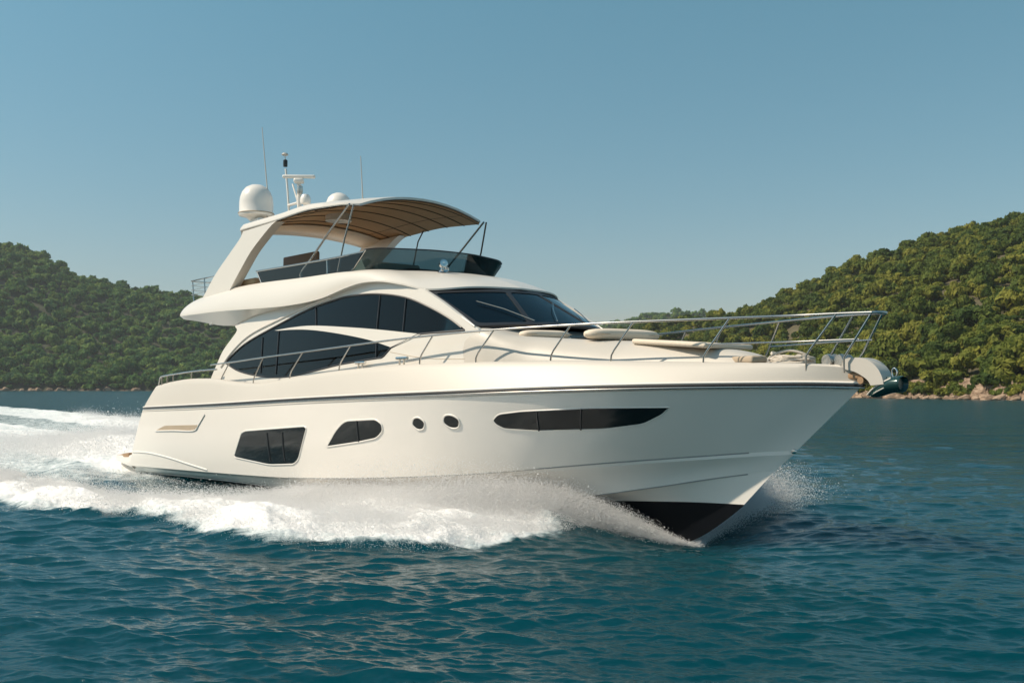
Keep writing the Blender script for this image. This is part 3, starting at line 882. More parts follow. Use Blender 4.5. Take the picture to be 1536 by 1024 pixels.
# ------------------------------------------------------------------ rails
ZR = pchip([(5.15, 2.74), (6.18, 2.779), (7.86, 2.853), (9.59, 2.919), (11.3, 2.998), (13.62, 3.10), (14.97, 3.147), (16.4, 3.174), (17.42, 3.182), (18.83, 3.182), (20.27, 3.18), (20.9, 3.172)])
def rail_y(x):
    return max(float(B_G(min(x, 19.6))) - .04 - max(0, x - 19.6)*.18, .13)
for sgn in (1, -1):
    L = [(x, -sgn*rail_y(x), float(ZR(x))) for x in np.linspace(5.15, 20.74, 70)]
    r_ = tube('bow_rail', L, .018, M['steel_rail'], yacht, sides=10)
    stan = [((6.18, 2.779), (5.71, 2.36), None), ((7.86, 2.853), (7.41, 2.387), (7.37, 2.20)), ((9.59, 2.919), (9.07, 2.471), (9.05, 2.33)), ((11.3, 2.999), (10.94, 2.63), (10.91, 2.45)),
            ((13.62, 3.101), (13.30, 2.707), (13.29, 2.52)), ((14.97, 3.147), (14.60, 2.704), (14.59, 2.53)), ((16.4, 3.174), (16.05, 2.708), (16.03, 2.52)), ((17.42, 3.182), (17.07, 2.689), (17.05, 2.50)),
            ((18.83, 3.181), (18.46, 2.645), (18.45, 2.47)), ((20.27, 3.18), (19.85, 2.63), (19.85, 2.42)), ((20.73, 3.17), (20.36, 2.60), (20.36, 2.40))]
    for a, b, c in stan:
        pth = [(a[0], -sgn*rail_y(a[0]), a[1]), (b[0] + .06, -sgn*rail_y(b[0]), b[1] + .08), (b[0], -sgn*rail_y(b[0]), b[1])]
        if c: pth.append((c[0], -sgn*rail_y(c[0]), c[1]))
        tube('stanchion', pth, .0145, M['steel_rail'], yacht, sides=8)
    tube('mid_rail', [(x, -sgn*rail_y(x), 2.82 + .015*(x - 18.64)/2) for x in np.linspace(18.62, 20.56, 12)], .0125, M['steel_rail'], yacht, sides=8)
    # quarter rail round the cockpit
    q = tube('quarter_rail', spline([(1.72, -2.22*sgn, 2.25), (1.86, -2.25*sgn, 2.40), (2.05, -2.27*sgn, 2.495), (3.0, -2.29*sgn, 2.55), (4.2, -2.30*sgn, 2.605), (5.1, -2.12*sgn, 2.64)], 5), .022, M['steel_rail'], yacht, sides=8)
    for x, zt in ((2.10, 2.50), (2.45, 2.52), (2.85, 2.545), (4.0, 2.595)):
        tube('rail_post', [(x, -2.28*sgn, zt), (x, -2.28*sgn, float(Z_G(x)) - .05)], .016, M['steel_rail'], q, sides=8)
tube('pulpit_bow', spline([(20.74, -.13, 3.172), (20.81, -.09, 3.172), (20.83, 0, 3.172), (20.81, .09, 3.172), (20.74, .13, 3.172)], 4), .021, M['steel_rail'], yacht)
# guard rail round the aft end of the flybridge
for i, z in enumerate((5.02, 4.90, 4.78, 4.66)):
    tube('guard_rail', [(3.9, -1.52, z), (2.0, -1.50, z), (1.92, -1.40, z), (1.92, 1.40, z), (2.0, 1.5, z), (3.9, 1.52, z)], .018 if i == 0 else .008, M['steel_rail'], fly, sides=6)
for x, y in ((1.98, -1.46), (2.85, -1.51), (1.92, -.5), (1.92, .5), (1.98, 1.46), (2.85, 1.51)):
    tube('guard_post', [(x, y, 5.02), (x + .12, y, 4.35)], .018, M['steel_rail'], fly, sides=8)

# ------------------------------------------------------------------ deck hardware
for sgn in (1, -1):
    for x in (11.32, 12.72):
        y = -sgn*2.0; z = float(Z_G(x)) + .05
        multi('cleat', [tube_geo([(x - .17, y, z + .10), (x + .17, y, z + .10)], .03, 8), tube_geo([(x - .07, y, z - .1), (x - .07, y, z + .1)], .02, 8), tube_geo([(x + .07, y, z - .1), (x + .07, y, z + .1)], .02, 8)], M['chrome'], yacht)
    multi('deck_scupper', [box_geo((8.55, -sgn*2.20, 2.315), (.42, .05, .03), bevel=.01)], M['rubber'], yacht)
# windlass: two drums and a gearbox
wl = multi('windlass', [lathe_geo([(0, -.10), (.085, -.10), (.095, -.04), (.075, 0), (.095, .05), (.085, .10), (0, .10)], (20.06, .0, 2.565), axis=Vector((.25, 1, 0))),
                        lathe_geo([(0, -.10), (.08, -.10), (.09, -.03), (.07, .01), (.09, .06), (.08, .10), (0, .10)], (20.24, .0, 2.565), axis=Vector((.25, 1, 0))),
                        box_geo((20.16, .05, 2.52), (.36, .12, .14), bevel=.03)], M['windlass_metal'], yacht)
# curved bow roller cover reaching over the stem
bro = spline([(20.28, 2.48), (20.33, 2.575), (20.45, 2.60), (20.60, 2.585), (20.72, 2.53), (20.81, 2.44), (20.86, 2.34), (20.88, 2.25)], 4) + \
      spline([(20.70, 2.235), (20.66, 2.30), (20.58, 2.36), (20.47, 2.415), (20.36, 2.44)], 4)
panel('bow_roller', bro, lambda a, b, off: (a, -(.13 + off), b), M['moulding'], yacht, thick=.26, step=.08)
multi('roller_cheek', [box_geo((20.42, 0, 2.36), (.42, .16, .10), bevel=.03), tube_geo([(20.55, -.12, 2.30), (20.55, .12, 2.30)], .045, 12)], M['teak'], yacht)
# ------------------------------------------------------------------ loose things on the yacht (own top-level objects, placed in the yacht's frame)
YM = Matrix.Translation(yacht.location) @ Matrix.Rotation(math.radians(-50), 4, 'Z')
def on_yacht(nm, label, cat, x, y, z, rot=0.0, group=None):
    p = YM @ Vector((x, y, z))
    return thing(nm, label, cat, tuple(p), math.radians(-50) + rot, group)

def pillow_geo(L, Wd, Hh, c=(0, 0, 0), pw=4.0):
    """soft bolster lying along its own x"""
    V = []; F = []; ns = 25; nk = 20
    for i in range(ns):
        t = -1 + 2*i/(ns-1)
        tt = math.copysign(abs(t)**.8, t)
        s = max((1 - abs(tt)**pw), 0)**(1/2.4) if abs(tt) < 1 else 0
        s = max(s, .02)
        for k in range(nk):
            a = 2*math.pi*k/nk
            cy, cz = math.cos(a), math.sin(a)
            cy = math.copysign(abs(cy)**.75, cy); cz = math.copysign(abs(cz)**.75, cz)
            V.append((c[0] + tt*L/2, c[1] + cy*Wd/2*s, c[2] + Hh/2 + cz*Hh/2*s*(1 if cz > 0 else .95)))
    for i in range(ns-1):
        for k in range(nk):
            F.append((i*nk+k, i*nk+(k+1) % nk, (i+1)*nk+(k+1) % nk, (i+1)*nk+k))
    F += [tuple(range(nk))[::-1], tuple((ns-1)*nk+k for k in range(nk))]
    return V, F
def cushion(x, y, z, L, Wd, Hh, rot, label):
    t = on_yacht('bolster_cushion', label, 'cushion', x, y, z, rot, 'cushions on the foredeck')
    multi('padding', [pillow_geo(L, Wd, Hh)], M['cushion'], t, angle=60)
    tube('piping', [(-L/2*.93 + L*.93*i/14, -Wd/2*.94, Hh*.5) for i in range(15)], .006, M['beige_liner'], t, sides=5)
    return t
cushion(14.98, -.62, 3.03, .95, .34, .15, math.radians(78), "low beige bolster cushion tucked close below the windshield on the foredeck")
cushion(16.24, -.05, 2.965, 1.5, .42, .20, math.radians(83), "long plump beige bolster cushion across the foredeck forward of the windshield")
sp = on_yacht('sun_pad', "flat beige sun pad lying on the foredeck between bolster and anchor winch", 'sun pad', 17.65, 0, 2.84, 0, 'cushions on the foredeck')
multi('padding', [box_geo((0, 0, .03), (1.45, 1.15, .08), bevel=.045)], M['cushion'], sp, angle=60)
sp.rotation_euler = (0, math.radians(4.5), math.radians(-50))

# coiled mooring rope by the windlass
rp = on_yacht('mooring_rope', "pale coiled mooring rope heaped on the bow deck behind the winch", 'rope', 19.42, 0.0, 2.50)
pts = []
r0 = np.random.default_rng(3)
for i in range(150):
    a = i*.42; rad = .17 + .06*math.sin(i*.13) + r0.normal()*.012
    pts.append((rad*1.5*math.cos(a), rad*math.sin(a), .03 + .10*i/150 + abs(r0.normal())*.02))
tube('rope_coil', pts, .018, M['rope'], rp, sides=6)
multi('rope_bight', [tube_geo(spline([(-.1, .1, .08), (-.28, .0, .20), (-.2, -.12, .17), (.05, -.1, .22), (.25, -.02, .16), (.32, .1, .05)], 6), .02, 6)], M['rope'], rp)

# anchor hanging at the stem
an = on_yacht('anchor', "dark green anchor with a pale edge hanging off the bow tip", 'anchor', 20.9, 0, 2.25)
V = []; F = []
prof = spline([(-.30, -.145, .012), (-.22, -.11, .06), (-.10, -.05, .10), (.02, .0, .115), (.14, .012, .118), (.18, .012, .112)], 4)
nk = 22
for x, z, r in prof:
    for k in range(nk):
        a = 2*math.pi*k/nk
        V.append((x, r*math.cos(a)*1.15, z + r*math.sin(a)*(1.0 if math.sin(a) < 0 else .8)))
for i in range(len(prof)-1):
    for k in range(nk):
        F.append((i*nk+k, i*nk+(k+1) % nk, (i+1)*nk+(k+1) % nk, (i+1)*nk+k))
# hollow end: an inward dish
b = len(V); x, z, r = prof[-1]
for k in range(nk):
    a = 2*math.pi*k/nk; V.append((x - .05, r*.8*math.cos(a), z + r*.7*math.sin(a)))
for k in range(nk):
    F.append(((len(prof)-1)*nk+k, (len(prof)-1)*nk+(k+1) % nk, b+(k+1) % nk, b+k))
F += [tuple(range(nk))[::-1], tuple(b+k for k in range(nk))]
pymesh('fluke', V, F, M['green_metal'], an, angle=40, fixn=True)
tube('fluke_edge', spline([(-.31, -.02, -.135), (-.2, -.08, -.06), (-.05, -.11, .02), (.06, -.09, .075)], 5), .014, M['moulding'], an, sides=6)
tube('lower_edge', spline([(-.27, -.02, -.155), (-.15, -.09, -.10), (-.02, -.12, -.045)], 5), .010, M['moulding'], an, sides=6)
tube('shackle', [(.07 + .035*math.cos(t), -.02, .145 + .06*math.sin(t)) for t in np.linspace(0, 2*math.pi, 16)[:-1]], .011, M['chrome'], an, closed=True)
multi('shank', [tube_geo([(-.45, 0, .12), (-.1, 0, .06), (.03, 0, .08)], .03, 8)], M['green_metal'], an)
# ------------------------------------------------------------------ noise on arrays
def lattice(seed, n=256):
    return np.random.default_rng(seed).random((n, n)).astype(np.float32)
def vnoise(x, y, L):
    n = L.shape[0]
    xi = np.floor(x).astype(np.int64); yi = np.floor(y).astype(np.int64)
    fx = x - xi; fy = y - yi
    fx = fx*fx*fx*(fx*(fx*6 - 15) + 10); fy = fy*fy*fy*(fy*(fy*6 - 15) + 10)
    a, b, c, d = xi % n, (xi+1) % n, yi % n, (yi+1) % n
    return (L[a, c]*(1-fx) + L[b, c]*fx)*(1-fy) + (L[a, d]*(1-fx) + L[b, d]*fx)*fy
def fbm(x, y, seed, octv=4, gain=.5, ridged=False):
    L = lattice(seed); s = 0; a = 1; tot = 0
    for k in range(octv):
        v = vnoise(x*2**k + 17.3*k, y*2**k + 5.1*k, L)
        if ridged: v = 1 - np.abs(2*v - 1)
        s = s + a*v; tot += a; a *= gain
    return s/tot
CT, ST = math.cos(math.radians(-50)), math.sin(math.radians(-50))
def to_local(X, Y):
    dx = X + 8.6; dy = Y - 28.8
    return CT*dx + ST*dy, -ST*dx + CT*dy
def to_world(x, y):
    return -8.6 + CT*x - ST*y, 28.8 + ST*x + CT*y

# ------------------------------------------------------------------ wake layout in the yacht's frame
WASH_OUT = pchip([(-120, 19), (-75, 16), (-20, 10.2), (0, 7.9), (6.8, 7.05), (8.7, 6.9), (11.5, 6.6), (13.8, 5.9), (15.2, 5.1), (16.3, 4.1), (16.9, 3.0), (17.4, 1.8), (17.9, .5), (18.2, 0)])
HB0 = pchip([(0, 2.2), (8, 2.15), (10, 1.95), (12, 1.55), (14, 1.05), (16, .5), (17.6, .0), (19, 0)])
def wake(xl, yl):
    """returns foam amount 0..1 and water height of the wake"""
    ay = np.abs(yl)
    wig = (fbm(xl*.35 + 3, yl*.5, 11, 3) - .5)
    wo = WASH_OUT(xl) + wig*1.6*np.clip((17.6 - xl)/6, .05, 1)
    inside = smooth01((wo + .25 - ay)/1.1)
    live = smooth01((17.35 - xl)/1.3)
    # crest of the thrown wash along its outer edge
    wcr = np.interp(xl, [-80, -10, 3, 9, 12.5, 14.5, 15.8, 17], [7, 4.6, 2.5, 2.8, 6, 6, 4.0, 1.8])
    crest = inside*smooth01((ay - (wo - wcr))/np.minimum(1.0, wcr*.4))
    # foam hugging the hull and the churned water astern
    hug = smooth01((HB0(xl) + np.interp(xl, [-12, 0, 5, 9, 12, 14.5, 16], [-1.2, -.6, -.5, .7, 3.5, 2.5, .3]) + wig*1.2 - ay)/.7)
    stern = smooth01((-xl + .6)/1.0)*smooth01((3.3 + .03*np.clip(-xl, 0, 200) - ay)/.8)
    streak = .70 + .48*fbm(xl*.10, yl*.85 + 9, 21, 3)
    v = np.maximum(np.maximum(crest, hug*np.where(xl > 0, 1, 0)), stern*streak)
    thin = inside*np.interp(xl, [-8, 1, 4, 12], [.68, .54, .26, .36])
    decay = np.interp(xl, [-140, -70, -25, 0, 20], [.50, .68, .88, 1, 1])
    foam = np.clip(np.maximum(v*decay, thin*decay), 0, 1)*live
    bump = np.exp(-((ay - (wo - 1.1))/.95)**2)*np.interp(xl, [-120, -30, 0, 8, 14, 17], [.10, .22, .28, .26, .18, .05])*live
    hollow = -np.exp(-((ay - (wo - 3.2))/.8)**2)*np.interp(xl, [-40, 0, 7, 10], [.06, .14, .10, 0])*live
    trough = -.26*np.exp(-((xl - 17.5)/1.5)**2 - (yl/1.5)**2) - .13*np.exp(-((ay - 2.5)/.8)**2)*np.interp(xl, [-2, 0, 7, 10], [0, 1, 1, 0])
    root = np.exp(-(np.clip(ay - HB0(xl), 0, 99)/.8)**2)*np.interp(xl, [-3, 0, 4, 10, 14, 17, 18], [0, .0, .0, .07, .09, .04, 0])
    s_ = np.clip((ay - HB0(xl))/np.maximum(wo - HB0(xl), .3), 0, 1)
    mound = (1 - np.clip(s_, 0, 1)**1.6)*np.interp(xl, [4, 7, 9, 11, 13, 15, 16, 17, 17.5], [0, .04, .08, .15, .24, .32, .27, .07, 0])*(yl < 0)
    roost = np.exp(-((xl + 7)/5.5)**2 - (yl/2.0)**2)*.60 - np.exp(-((xl + .8)/1.2)**2 - (yl/2.0)**2)*.15
    return foam, bump + hollow + root + roost + trough + mound

# ------------------------------------------------------------------ sea
Dr = [.4, .7, 1.1, 1.6, 2.1, 2.6, 3.0]
while Dr[-1] < 9000:
    d = Dr[-1]; Dr.append(d + min(max(.012, d*d/2200*.34), d*.03))
Dr = np.array(Dr)
fine = np.arange(-.70, .7001, .0013)
coarse = np.linspace(.74, 2*math.pi - .74, 50)
ang = np.concatenate([fine, coarse])
dang = np.concatenate([np.full(len(fine), .0013), np.full(50, .1)])
nr, ncol = len(Dr), len(ang)
DD = np.repeat(Dr[:, None], ncol, 1).astype(np.float32); AA = np.repeat(ang[None, :], nr, 0).astype(np.float32)
X = DD*np.sin(AA); Y = DD*np.cos(AA)
sr = np.gradient(Dr)[:, None].astype(np.float32); st_ = (DD*dang[None, :]).astype(np.float32)
Z = np.zeros_like(X); HX = np.zeros_like(X); HY = np.zeros_like(X)
rw = np.random.default_rng(12)
NW = 110
lam = np.exp(np.linspace(math.log(.075), math.log(5.0), NW))
gust = .25 + 1.5*fbm(X*.10 + 40, Y*.05 + 40, 31, 3)
for L in lam:
    th = math.radians(255) + rw.normal()*(.50 if L < 2 else .34)
    k = 2*math.pi/L
    slope = .040*(1.0 if L < .5 else (.75 if L < .9 else (.42 if L < 1.6 else .2)))
    a = slope/k
    kx, ky = math.cos(th), math.sin(th)
    rad = np.abs(kx*np.sin(AA) + ky*np.cos(AA)); tan_ = np.abs(kx*np.cos(AA) - ky*np.sin(AA))
    eff = sr*rad + st_*tan_
    w_ = smooth01((L/(2.4*eff) - .9)/1.2).astype(np.float32)
    ph = k*(kx*X + ky*Y) + rw.random()*6.283
    g = gust if L < 1.5 else 1.0
    Z += a*g*w_*np.sin(ph); q = .7*a*g*w_*np.cos(ph)
    HX += q*kx; HY += q*ky
xl, yl = to_local(X, Y)
near = (DD < 220)
foam = np.zeros_like(X); wz = np.zeros_like(X)
f_, w_ = wake(xl[near], yl[near]); foam[near] = f_; wz[near] = w_
tn = np.zeros_like(X)
m_ = near & (foam > .02)
xm, ym = xl[m_]*.62, yl[m_]*1.35
tn[m_] = (fbm(xm*1.1, ym*1.1, 5, 6, .6) - .5)*.30 + (fbm(xm*.9 + 5, ym*.9, 6, 5, .55, True) - .6)*.10
calm = 1 - .55*foam
V = np.stack([X + HX*calm, Y + HY*calm, Z*calm + wz + tn*np.clip(foam*1.3, 0, 1)*np.clip(25/np.maximum(DD, 1), .35, 1)], -1).reshape(-1, 3)
ii = np.arange(nr*ncol).reshape(nr, ncol)
nx = np.roll(ii, -1, axis=1)
Q = np.stack([ii[:-1], nx[:-1], nx[1:], ii[1:]], -1).reshape(-1, 4)[:, ::-1]

m, nt, b = nodes_of('sea_water')
b.inputs["Base Color"].default_value = (0.002, 0.028, 0.042, 1)
b.inputs["Roughness"].default_value = 0.03
b.subsurface_method = 'BURLEY'
b.inputs["Subsurface Weight"].default_value = 1.0; b.inputs["Subsurface Radius"].default_value = (.6, 1.0, 1.0); b.inputs["Subsurface Scale"].default_value = 3.5
b.inputs["IOR"].default_value = 1.333; b.inputs["Specular IOR Level"].default_value = .5; b.inputs["Specular Tint"].default_value = (.76, .93, 1, 1)
geo = nt.nodes.new("ShaderNodeNewGeometry")
mp = nt.nodes.new("ShaderNodeMapping"); mp.inputs["Scale"].default_value = (.55, 1.5, 1)
nt.links.new(geo.outputs["Position"], mp.inputs["Vector"])
nz = nt.nodes.new("ShaderNodeTexNoise"); nz.inputs["Scale"].default_value = 3.2; nz.inputs["Detail"].default_value = 7; nz.inputs["Roughness"].default_value = .62
nt.links.new(mp.outputs[0], nz.inputs["Vector"])
bp = nt.nodes.new("ShaderNodeBump"); bp.inputs["Distance"].default_value = .26
fr_ = nt.nodes.new("ShaderNodeAttribute"); fr_.attribute_name = "reach"
mr0 = nt.nodes.new("ShaderNodeMapRange"); mr0.inputs[3].default_value = .14; mr0.inputs[4].default_value = 1.0
mr9 = nt.nodes.new("ShaderNodeMapRange"); mr9.inputs[3].default_value = .03; mr9.inputs[4].default_value = .20
nt.links.new(fr_.outputs["Fac"], mr9.inputs[0]); nt.links.new(mr9.outputs[0], b.inputs["Roughness"])
nt.links.new(fr_.outputs["Fac"], mr0.inputs[0]); nt.links.new(mr0.outputs[0], bp.inputs["Strength"])
nt.links.new(nz.outputs["Fac"], bp.inputs["Height"]); nt.links.new(bp.outputs[0], b.inputs["Normal"])
mp2 = nt.nodes.new("ShaderNodeMapping"); mp2.inputs["Scale"].default_value = (.10, .42, 1); mp2.inputs["Rotation"].default_value = (0, 0, .12)
nt.links.new(geo.outputs["Position"], mp2.inputs["Vector"])
nzf = nt.nodes.new("ShaderNodeTexNoise"); nzf.inputs["Scale"].default_value = 1.0; nzf.inputs["Detail"].default_value = 5; nzf.inputs["Roughness"].default_value = .6
nt.links.new(mp2.outputs[0], nzf.inputs["Vector"])
bpf = nt.nodes.new("ShaderNodeBump"); bpf.inputs["Distance"].default_value = 1.3
mrf = nt.nodes.new("ShaderNodeMapRange"); mrf.inputs[3].default_value = 0.0; mrf.inputs[4].default_value = 1.0
nt.links.new(fr_.outputs["Fac"], mrf.inputs[0]); nt.links.new(mrf.outputs[0], bpf.inputs["Strength"])
nt.links.new(nzf.outputs["Fac"], bpf.inputs["Height"]); nt.links.new(bpf.outputs[0], bp.inputs["Normal"])
# body colour drifts between deep blue and green
n3 = nt.nodes.new("ShaderNodeTexNoise"); n3.inputs["Scale"].default_value = .05; n3.inputs["Detail"].default_value = 3
nt.links.new(geo.outputs["Position"], n3.inputs["Vector"])
cm = nt.nodes.new("ShaderNodeMix"); cm.data_type = 'RGBA'
cm.inputs[6].default_value = (0.0002, 0.036, 0.052, 1); cm.inputs[7].default_value = (0.0003, 0.044, 0.056, 1)
nt.links.new(n3.outputs["Fac"], cm.inputs[0]); nt.links.new(cm.outputs[2], b.inputs["Base Color"])
# foam
fo = nt.nodes.new("ShaderNodeBsdfPrincipled"); fo.inputs["Roughness"].default_value = .9
fo.inputs["Specular IOR Level"].default_value = .15
at = nt.nodes.new("ShaderNodeAttribute"); at.attribute_name = "foam"
fn = nt.nodes.new("ShaderNodeTexNoise"); fn.inputs["Scale"].default_value = 2.2; fn.inputs["Detail"].default_value = 10; fn.inputs["Roughness"].default_value = .68; fn.inputs["Distortion"].default_value = .9
nt.links.new(geo.outputs["Position"], fn.inputs["Vector"])
def mathn(op, a=None, bq=None, c=None):
    n = nt.nodes.new("ShaderNodeMath"); n.operation = op
    for i, v in enumerate((a, bq, c)):
        if v is None: continue
        if isinstance(v, (int, float)): n.inputs[i].default_value = v
        else: nt.links.new(v, n.inputs[i])
    return n.outputs[0]
s1 = mathn('MULTIPLY', at.outputs["Fac"], 1.05)
s2 = mathn('ADD', s1, fn.outputs["Fac"])
mr = nt.nodes.new("ShaderNodeMapRange"); mr.interpolation_type = 'SMOOTHSTEP'
mr.inputs[1].default_value = .88; mr.inputs[2].default_value = 1.24
nt.links.new(s2, mr.inputs[0])
fc = nt.nodes.new("ShaderNodeMix"); fc.data_type = 'RGBA'
fc.inputs[6].default_value = (.42, .56, .58, 1); fc.inputs[7].default_value = (.88, .87, .86, 1)
fm = mathn('MULTIPLY', at.outputs["Fac"], fn.outputs["Fac"])
fm2 = nt.nodes.new("ShaderNodeMapRange"); fm2.inputs[1].default_value = .12; fm2.inputs[2].default_value = .45
nt.links.new(fm, fm2.inputs[0]); nt.links.new(fm2.outputs[0], fc.inputs[0]); nt.links.new(fc.outputs[2], fo.inputs["Base Color"])
fb = nt.nodes.new("ShaderNodeBump"); fb.inputs["Strength"].default_value = .45; fb.inputs["Distance"].default_value = .12
f4 = nt.nodes.new("ShaderNodeTexNoise"); f4.inputs["Scale"].default_value = 6; f4.inputs["Detail"].default_value = 8; f4.inputs["Roughness"].default_value = .7
nt.links.new(geo.outputs["Position"], f4.inputs["Vector"]); nt.links.new(f4.outputs["Fac"], fb.inputs["Height"]); nt.links.new(fb.outputs[0], fo.inputs["Normal"])
mxs = nt.nodes.new("ShaderNodeMixShader")
outn = nt.nodes["Material Output"]
nt.links.new(mr.outputs[0], mxs.inputs[0]); nt.links.new(b.outputs[0], mxs.inputs[1]); nt.links.new(fo.outputs[0], mxs.inputs[2])
nt.links.new(mxs.outputs[0], outn.inputs["Surface"])
sea = bigmesh('sea', V, Q, m, smooth=True)
fa = sea.data.attributes.new("foam", 'FLOAT', 'POINT'); fa.data.foreach_set("value", foam.reshape(-1).astype(np.float32))
ra_ = sea.data.attributes.new("reach", 'FLOAT', 'POINT'); ra_.data.foreach_set("value", smooth01((DD - 12)/70).reshape(-1).astype(np.float32))
tag(sea, "dark teal rippled sea with the yacht's white wake across it", "sea", kind='structure')
del V, Q, X, Y, Z, HX, HY, DD, AA

# ------------------------------------------------------------------ spray: droplets thrown from the hull
rs = np.random.default_rng(42)
def nclip(n):
    return np.clip(rs.normal(0, 1, n), -1.9, 1.9)
def sheet(n, x0, x1, vz_m, side, vy0=2.6, vy1=5.5, T=1.0, pw=1.0, U=8.5, jit=.05):
    xs0 = x0 + (x1 - x0)*rs.random(n)**pw
    vz = np.abs(vz_m*(1 + .30*nclip(n))); vy = vy0 + (vy1 - vy0)*rs.random(n)
    tm = 2*vz/9.81
    t = tm*rs.random(n)**T
    x = xs0 - U*t + rs.normal(0, 1, n)*jit*(1 + 6*t)
    y = HB0(xs0) + vy*t + rs.normal(0, 1, n)*jit*(1 + 5*t)
    z = vz*t - 4.9*t*t + rs.normal(0, 1, n)*jit*.5*(1 + 3*t)
    return np.stack([x, side*np.abs(y), z], 1)
P = []
P.append(sheet(420000, 16.0, 17.7, 2.0, -1, 1.8, 6.0, U=5.0, jit=.03))
P.append(sheet(120000, 15.3, 17.4, 2.5, -1, 2.5, 6.0, U=6.0, jit=.05))
P.append(sheet(300000, 13.0, 17.0, 1.6, -1, 2.4, 7.0, jit=.04))
P.append(sheet(40000, 7.0, 14.0, .9, -1, 1.8, 5.2, jit=.06))
P.append(sheet(8000, 0.0, 8.0, .5, -1, 1.2, 4.5, jit=.05))
P.append(sheet(520000, 16.6, 17.75, 2.5, 1, 3.2, 8.5, U=2.2, jit=.05))
P.append(sheet(120000, 13.0, 17.2, 2.0, 1, 2.4, 7.0, jit=.05))
P.append(sheet(80000, 5.0, 14.0, 1.1, 1, 1.8, 5.2, jit=.06))
# mist lying along the hull side and over the crest of the wash
def bank(n, xa, xb, off, wd, zs, side, zb=.0):
    x = xa + (xb - xa)*rs.random(n); y = HB0(x) + off + np.abs(rs.normal(0, wd, n))
    lump = .5 + 1.0*fbm(x*.8, y*.8, 61, 3)
    z = zb + rs.exponential(zs, n)*lump
    return np.stack([x, side*y, z], 1)
P.append(bank(580000, 8.5, 16.6, .0, 1.9, .045, -1))
P.append(bank(14000, -1, 8, .8, .9, .035, -1))
def crestmist(n, xa, xb, zs, side):
    x = xa + (xb - xa)*rs.random(n); y = WASH_OUT(x) - 1.3 + rs.normal(0, .7, n)
    lump = fbm(x*.6, y*.9, 62, 4); keep = (lump > .40) & (y < WASH_OUT(x) - .25)
    z = rs.exponential(zs, n)*(.4 + lump)
    return np.stack([x, side*y, z], 1)[keep]
P.append(crestmist(400000, -10, 15.8, .055, -1))
P.append(crestmist(90000, -60, 6, .12, 1))
# rooster tail and churn astern
n = 200000
x = -2.6 - rs.gamma(2.2, 4.2, n); y = rs.normal(0, 2.2, n); z = rs.exponential(.14, n)*np.exp(-((x + 8)/10)**2)*(.4 + fbm(x*.5, y*.6, 63, 4)*1.2)
P.append(np.stack([x, y, z], 1))
P = np.concatenate(P)
P = P[P[:, 2] > -.03]
fwp, wzp = wake(P[:, 0], P[:, 1])
keepf = ((P[:, 0] > 14.5) & ((P[:, 1] > 0) | (-P[:, 1] < WASH_OUT(P[:, 0]) + .15*rs.normal(size=len(P)) + .5*(P[:, 2] > .12)))) | (rs.random(len(P)) < np.clip(fwp*2.2 - .35, 0, 1)); P = P[keepf]; wzp = wzp[keepf]
P[:, 2] += np.clip(wzp, -.2, 1)*.9
# keep droplets out of the hull
hb = np.where(P[:, 0] > .2, HB0(P[:, 0]) + np.clip(P[:, 2], 0, .6)*np.interp(P[:, 0], [8, 12, 17], [.3, .7, .55]), 0)
ok = (np.abs(P[:, 1]) > hb - .01) | (P[:, 0] < .2)
P = P[ok]
wx, wy = to_world(P[:, 0], P[:, 1])
C = np.stack([wx, wy, P[:, 2]], 1).astype(np.float32)
n = len(C)
R = np.clip(rs.lognormal(math.log(.0028), .45, n), .0015, .014).astype(np.float32)
dist = np.linalg.norm(C - np.array([0, 0, EYE]), axis=1)
R *= np.clip(dist/16, .8, 2.5)
tet = np.array([[1, 1, 1], [1, -1, -1], [-1, 1, -1], [-1, -1, 1]], np.float32)*.8
rots = []
for k in range(24):
    q = rs.normal(size=4); q /= np.linalg.norm(q); w, a, bq, c = q
    rots.append(np.array([[1-2*(bq*bq+c*c), 2*(a*bq-c*w), 2*(a*c+bq*w)], [2*(a*bq+c*w), 1-2*(a*a+c*c), 2*(bq*c-a*w)], [2*(a*c-bq*w), 2*(bq*c+a*w), 1-2*(a*a+bq*bq)]], np.float32))
tets = np.stack([tet @ r.T for r in rots])
V = (C[:, None, :] + tets[rs.integers(0, 24, n)]*R[:, None, None]).reshape(-1, 3)
base = (np.arange(n)*4)[:, None, None]
Fq = (base + np.array([[0, 1, 2], [0, 3, 1], [0, 2, 3], [1, 3, 2]])[None]).reshape(-1, 3)
m, nt, b = nodes_of('spray_water')
b.inputs["Base Color"].default_value = (.96, .955, .95, 1); b.inputs["Roughness"].default_value = .5
tr_ = nt.nodes.new("ShaderNodeBsdfTranslucent"); tr_.inputs["Color"].default_value = (.985, .985, .985, 1)
ms = nt.nodes.new("ShaderNodeMixShader"); ms.inputs[0].default_value = .5
df_ = nt.nodes.new("ShaderNodeBsdfDiffuse"); df_.inputs["Color"].default_value = (.985, .985, .985, 1)
nt.links.new(df_.outputs[0], ms.inputs[1]); nt.links.new(tr_.outputs[0], ms.inputs[2]); nt.links.new(ms.outputs[0], nt.nodes["Material Output"].inputs["Surface"])
nv = nt.nodes.new("ShaderNodeTexNoise"); nv.inputs["Scale"].default_value = 2.0
g2 = nt.nodes.new("ShaderNodeNewGeometry"); nt.links.new(g2.outputs["Position"], nv.inputs["Vector"])
cv = nt.nodes.new("ShaderNodeMix"); cv.data_type = 'RGBA'; cv.inputs[6].default_value = (.94, .935, .93, 1); cv.inputs[7].default_value = (.97, .965, .96, 1)
nt.links.new(nv.outputs["Fac"], cv.inputs[0]); nt.links.new(cv.outputs[2], b.inputs["Base Color"])
spray = bigmesh('spray', V, Fq, m, smooth=True)
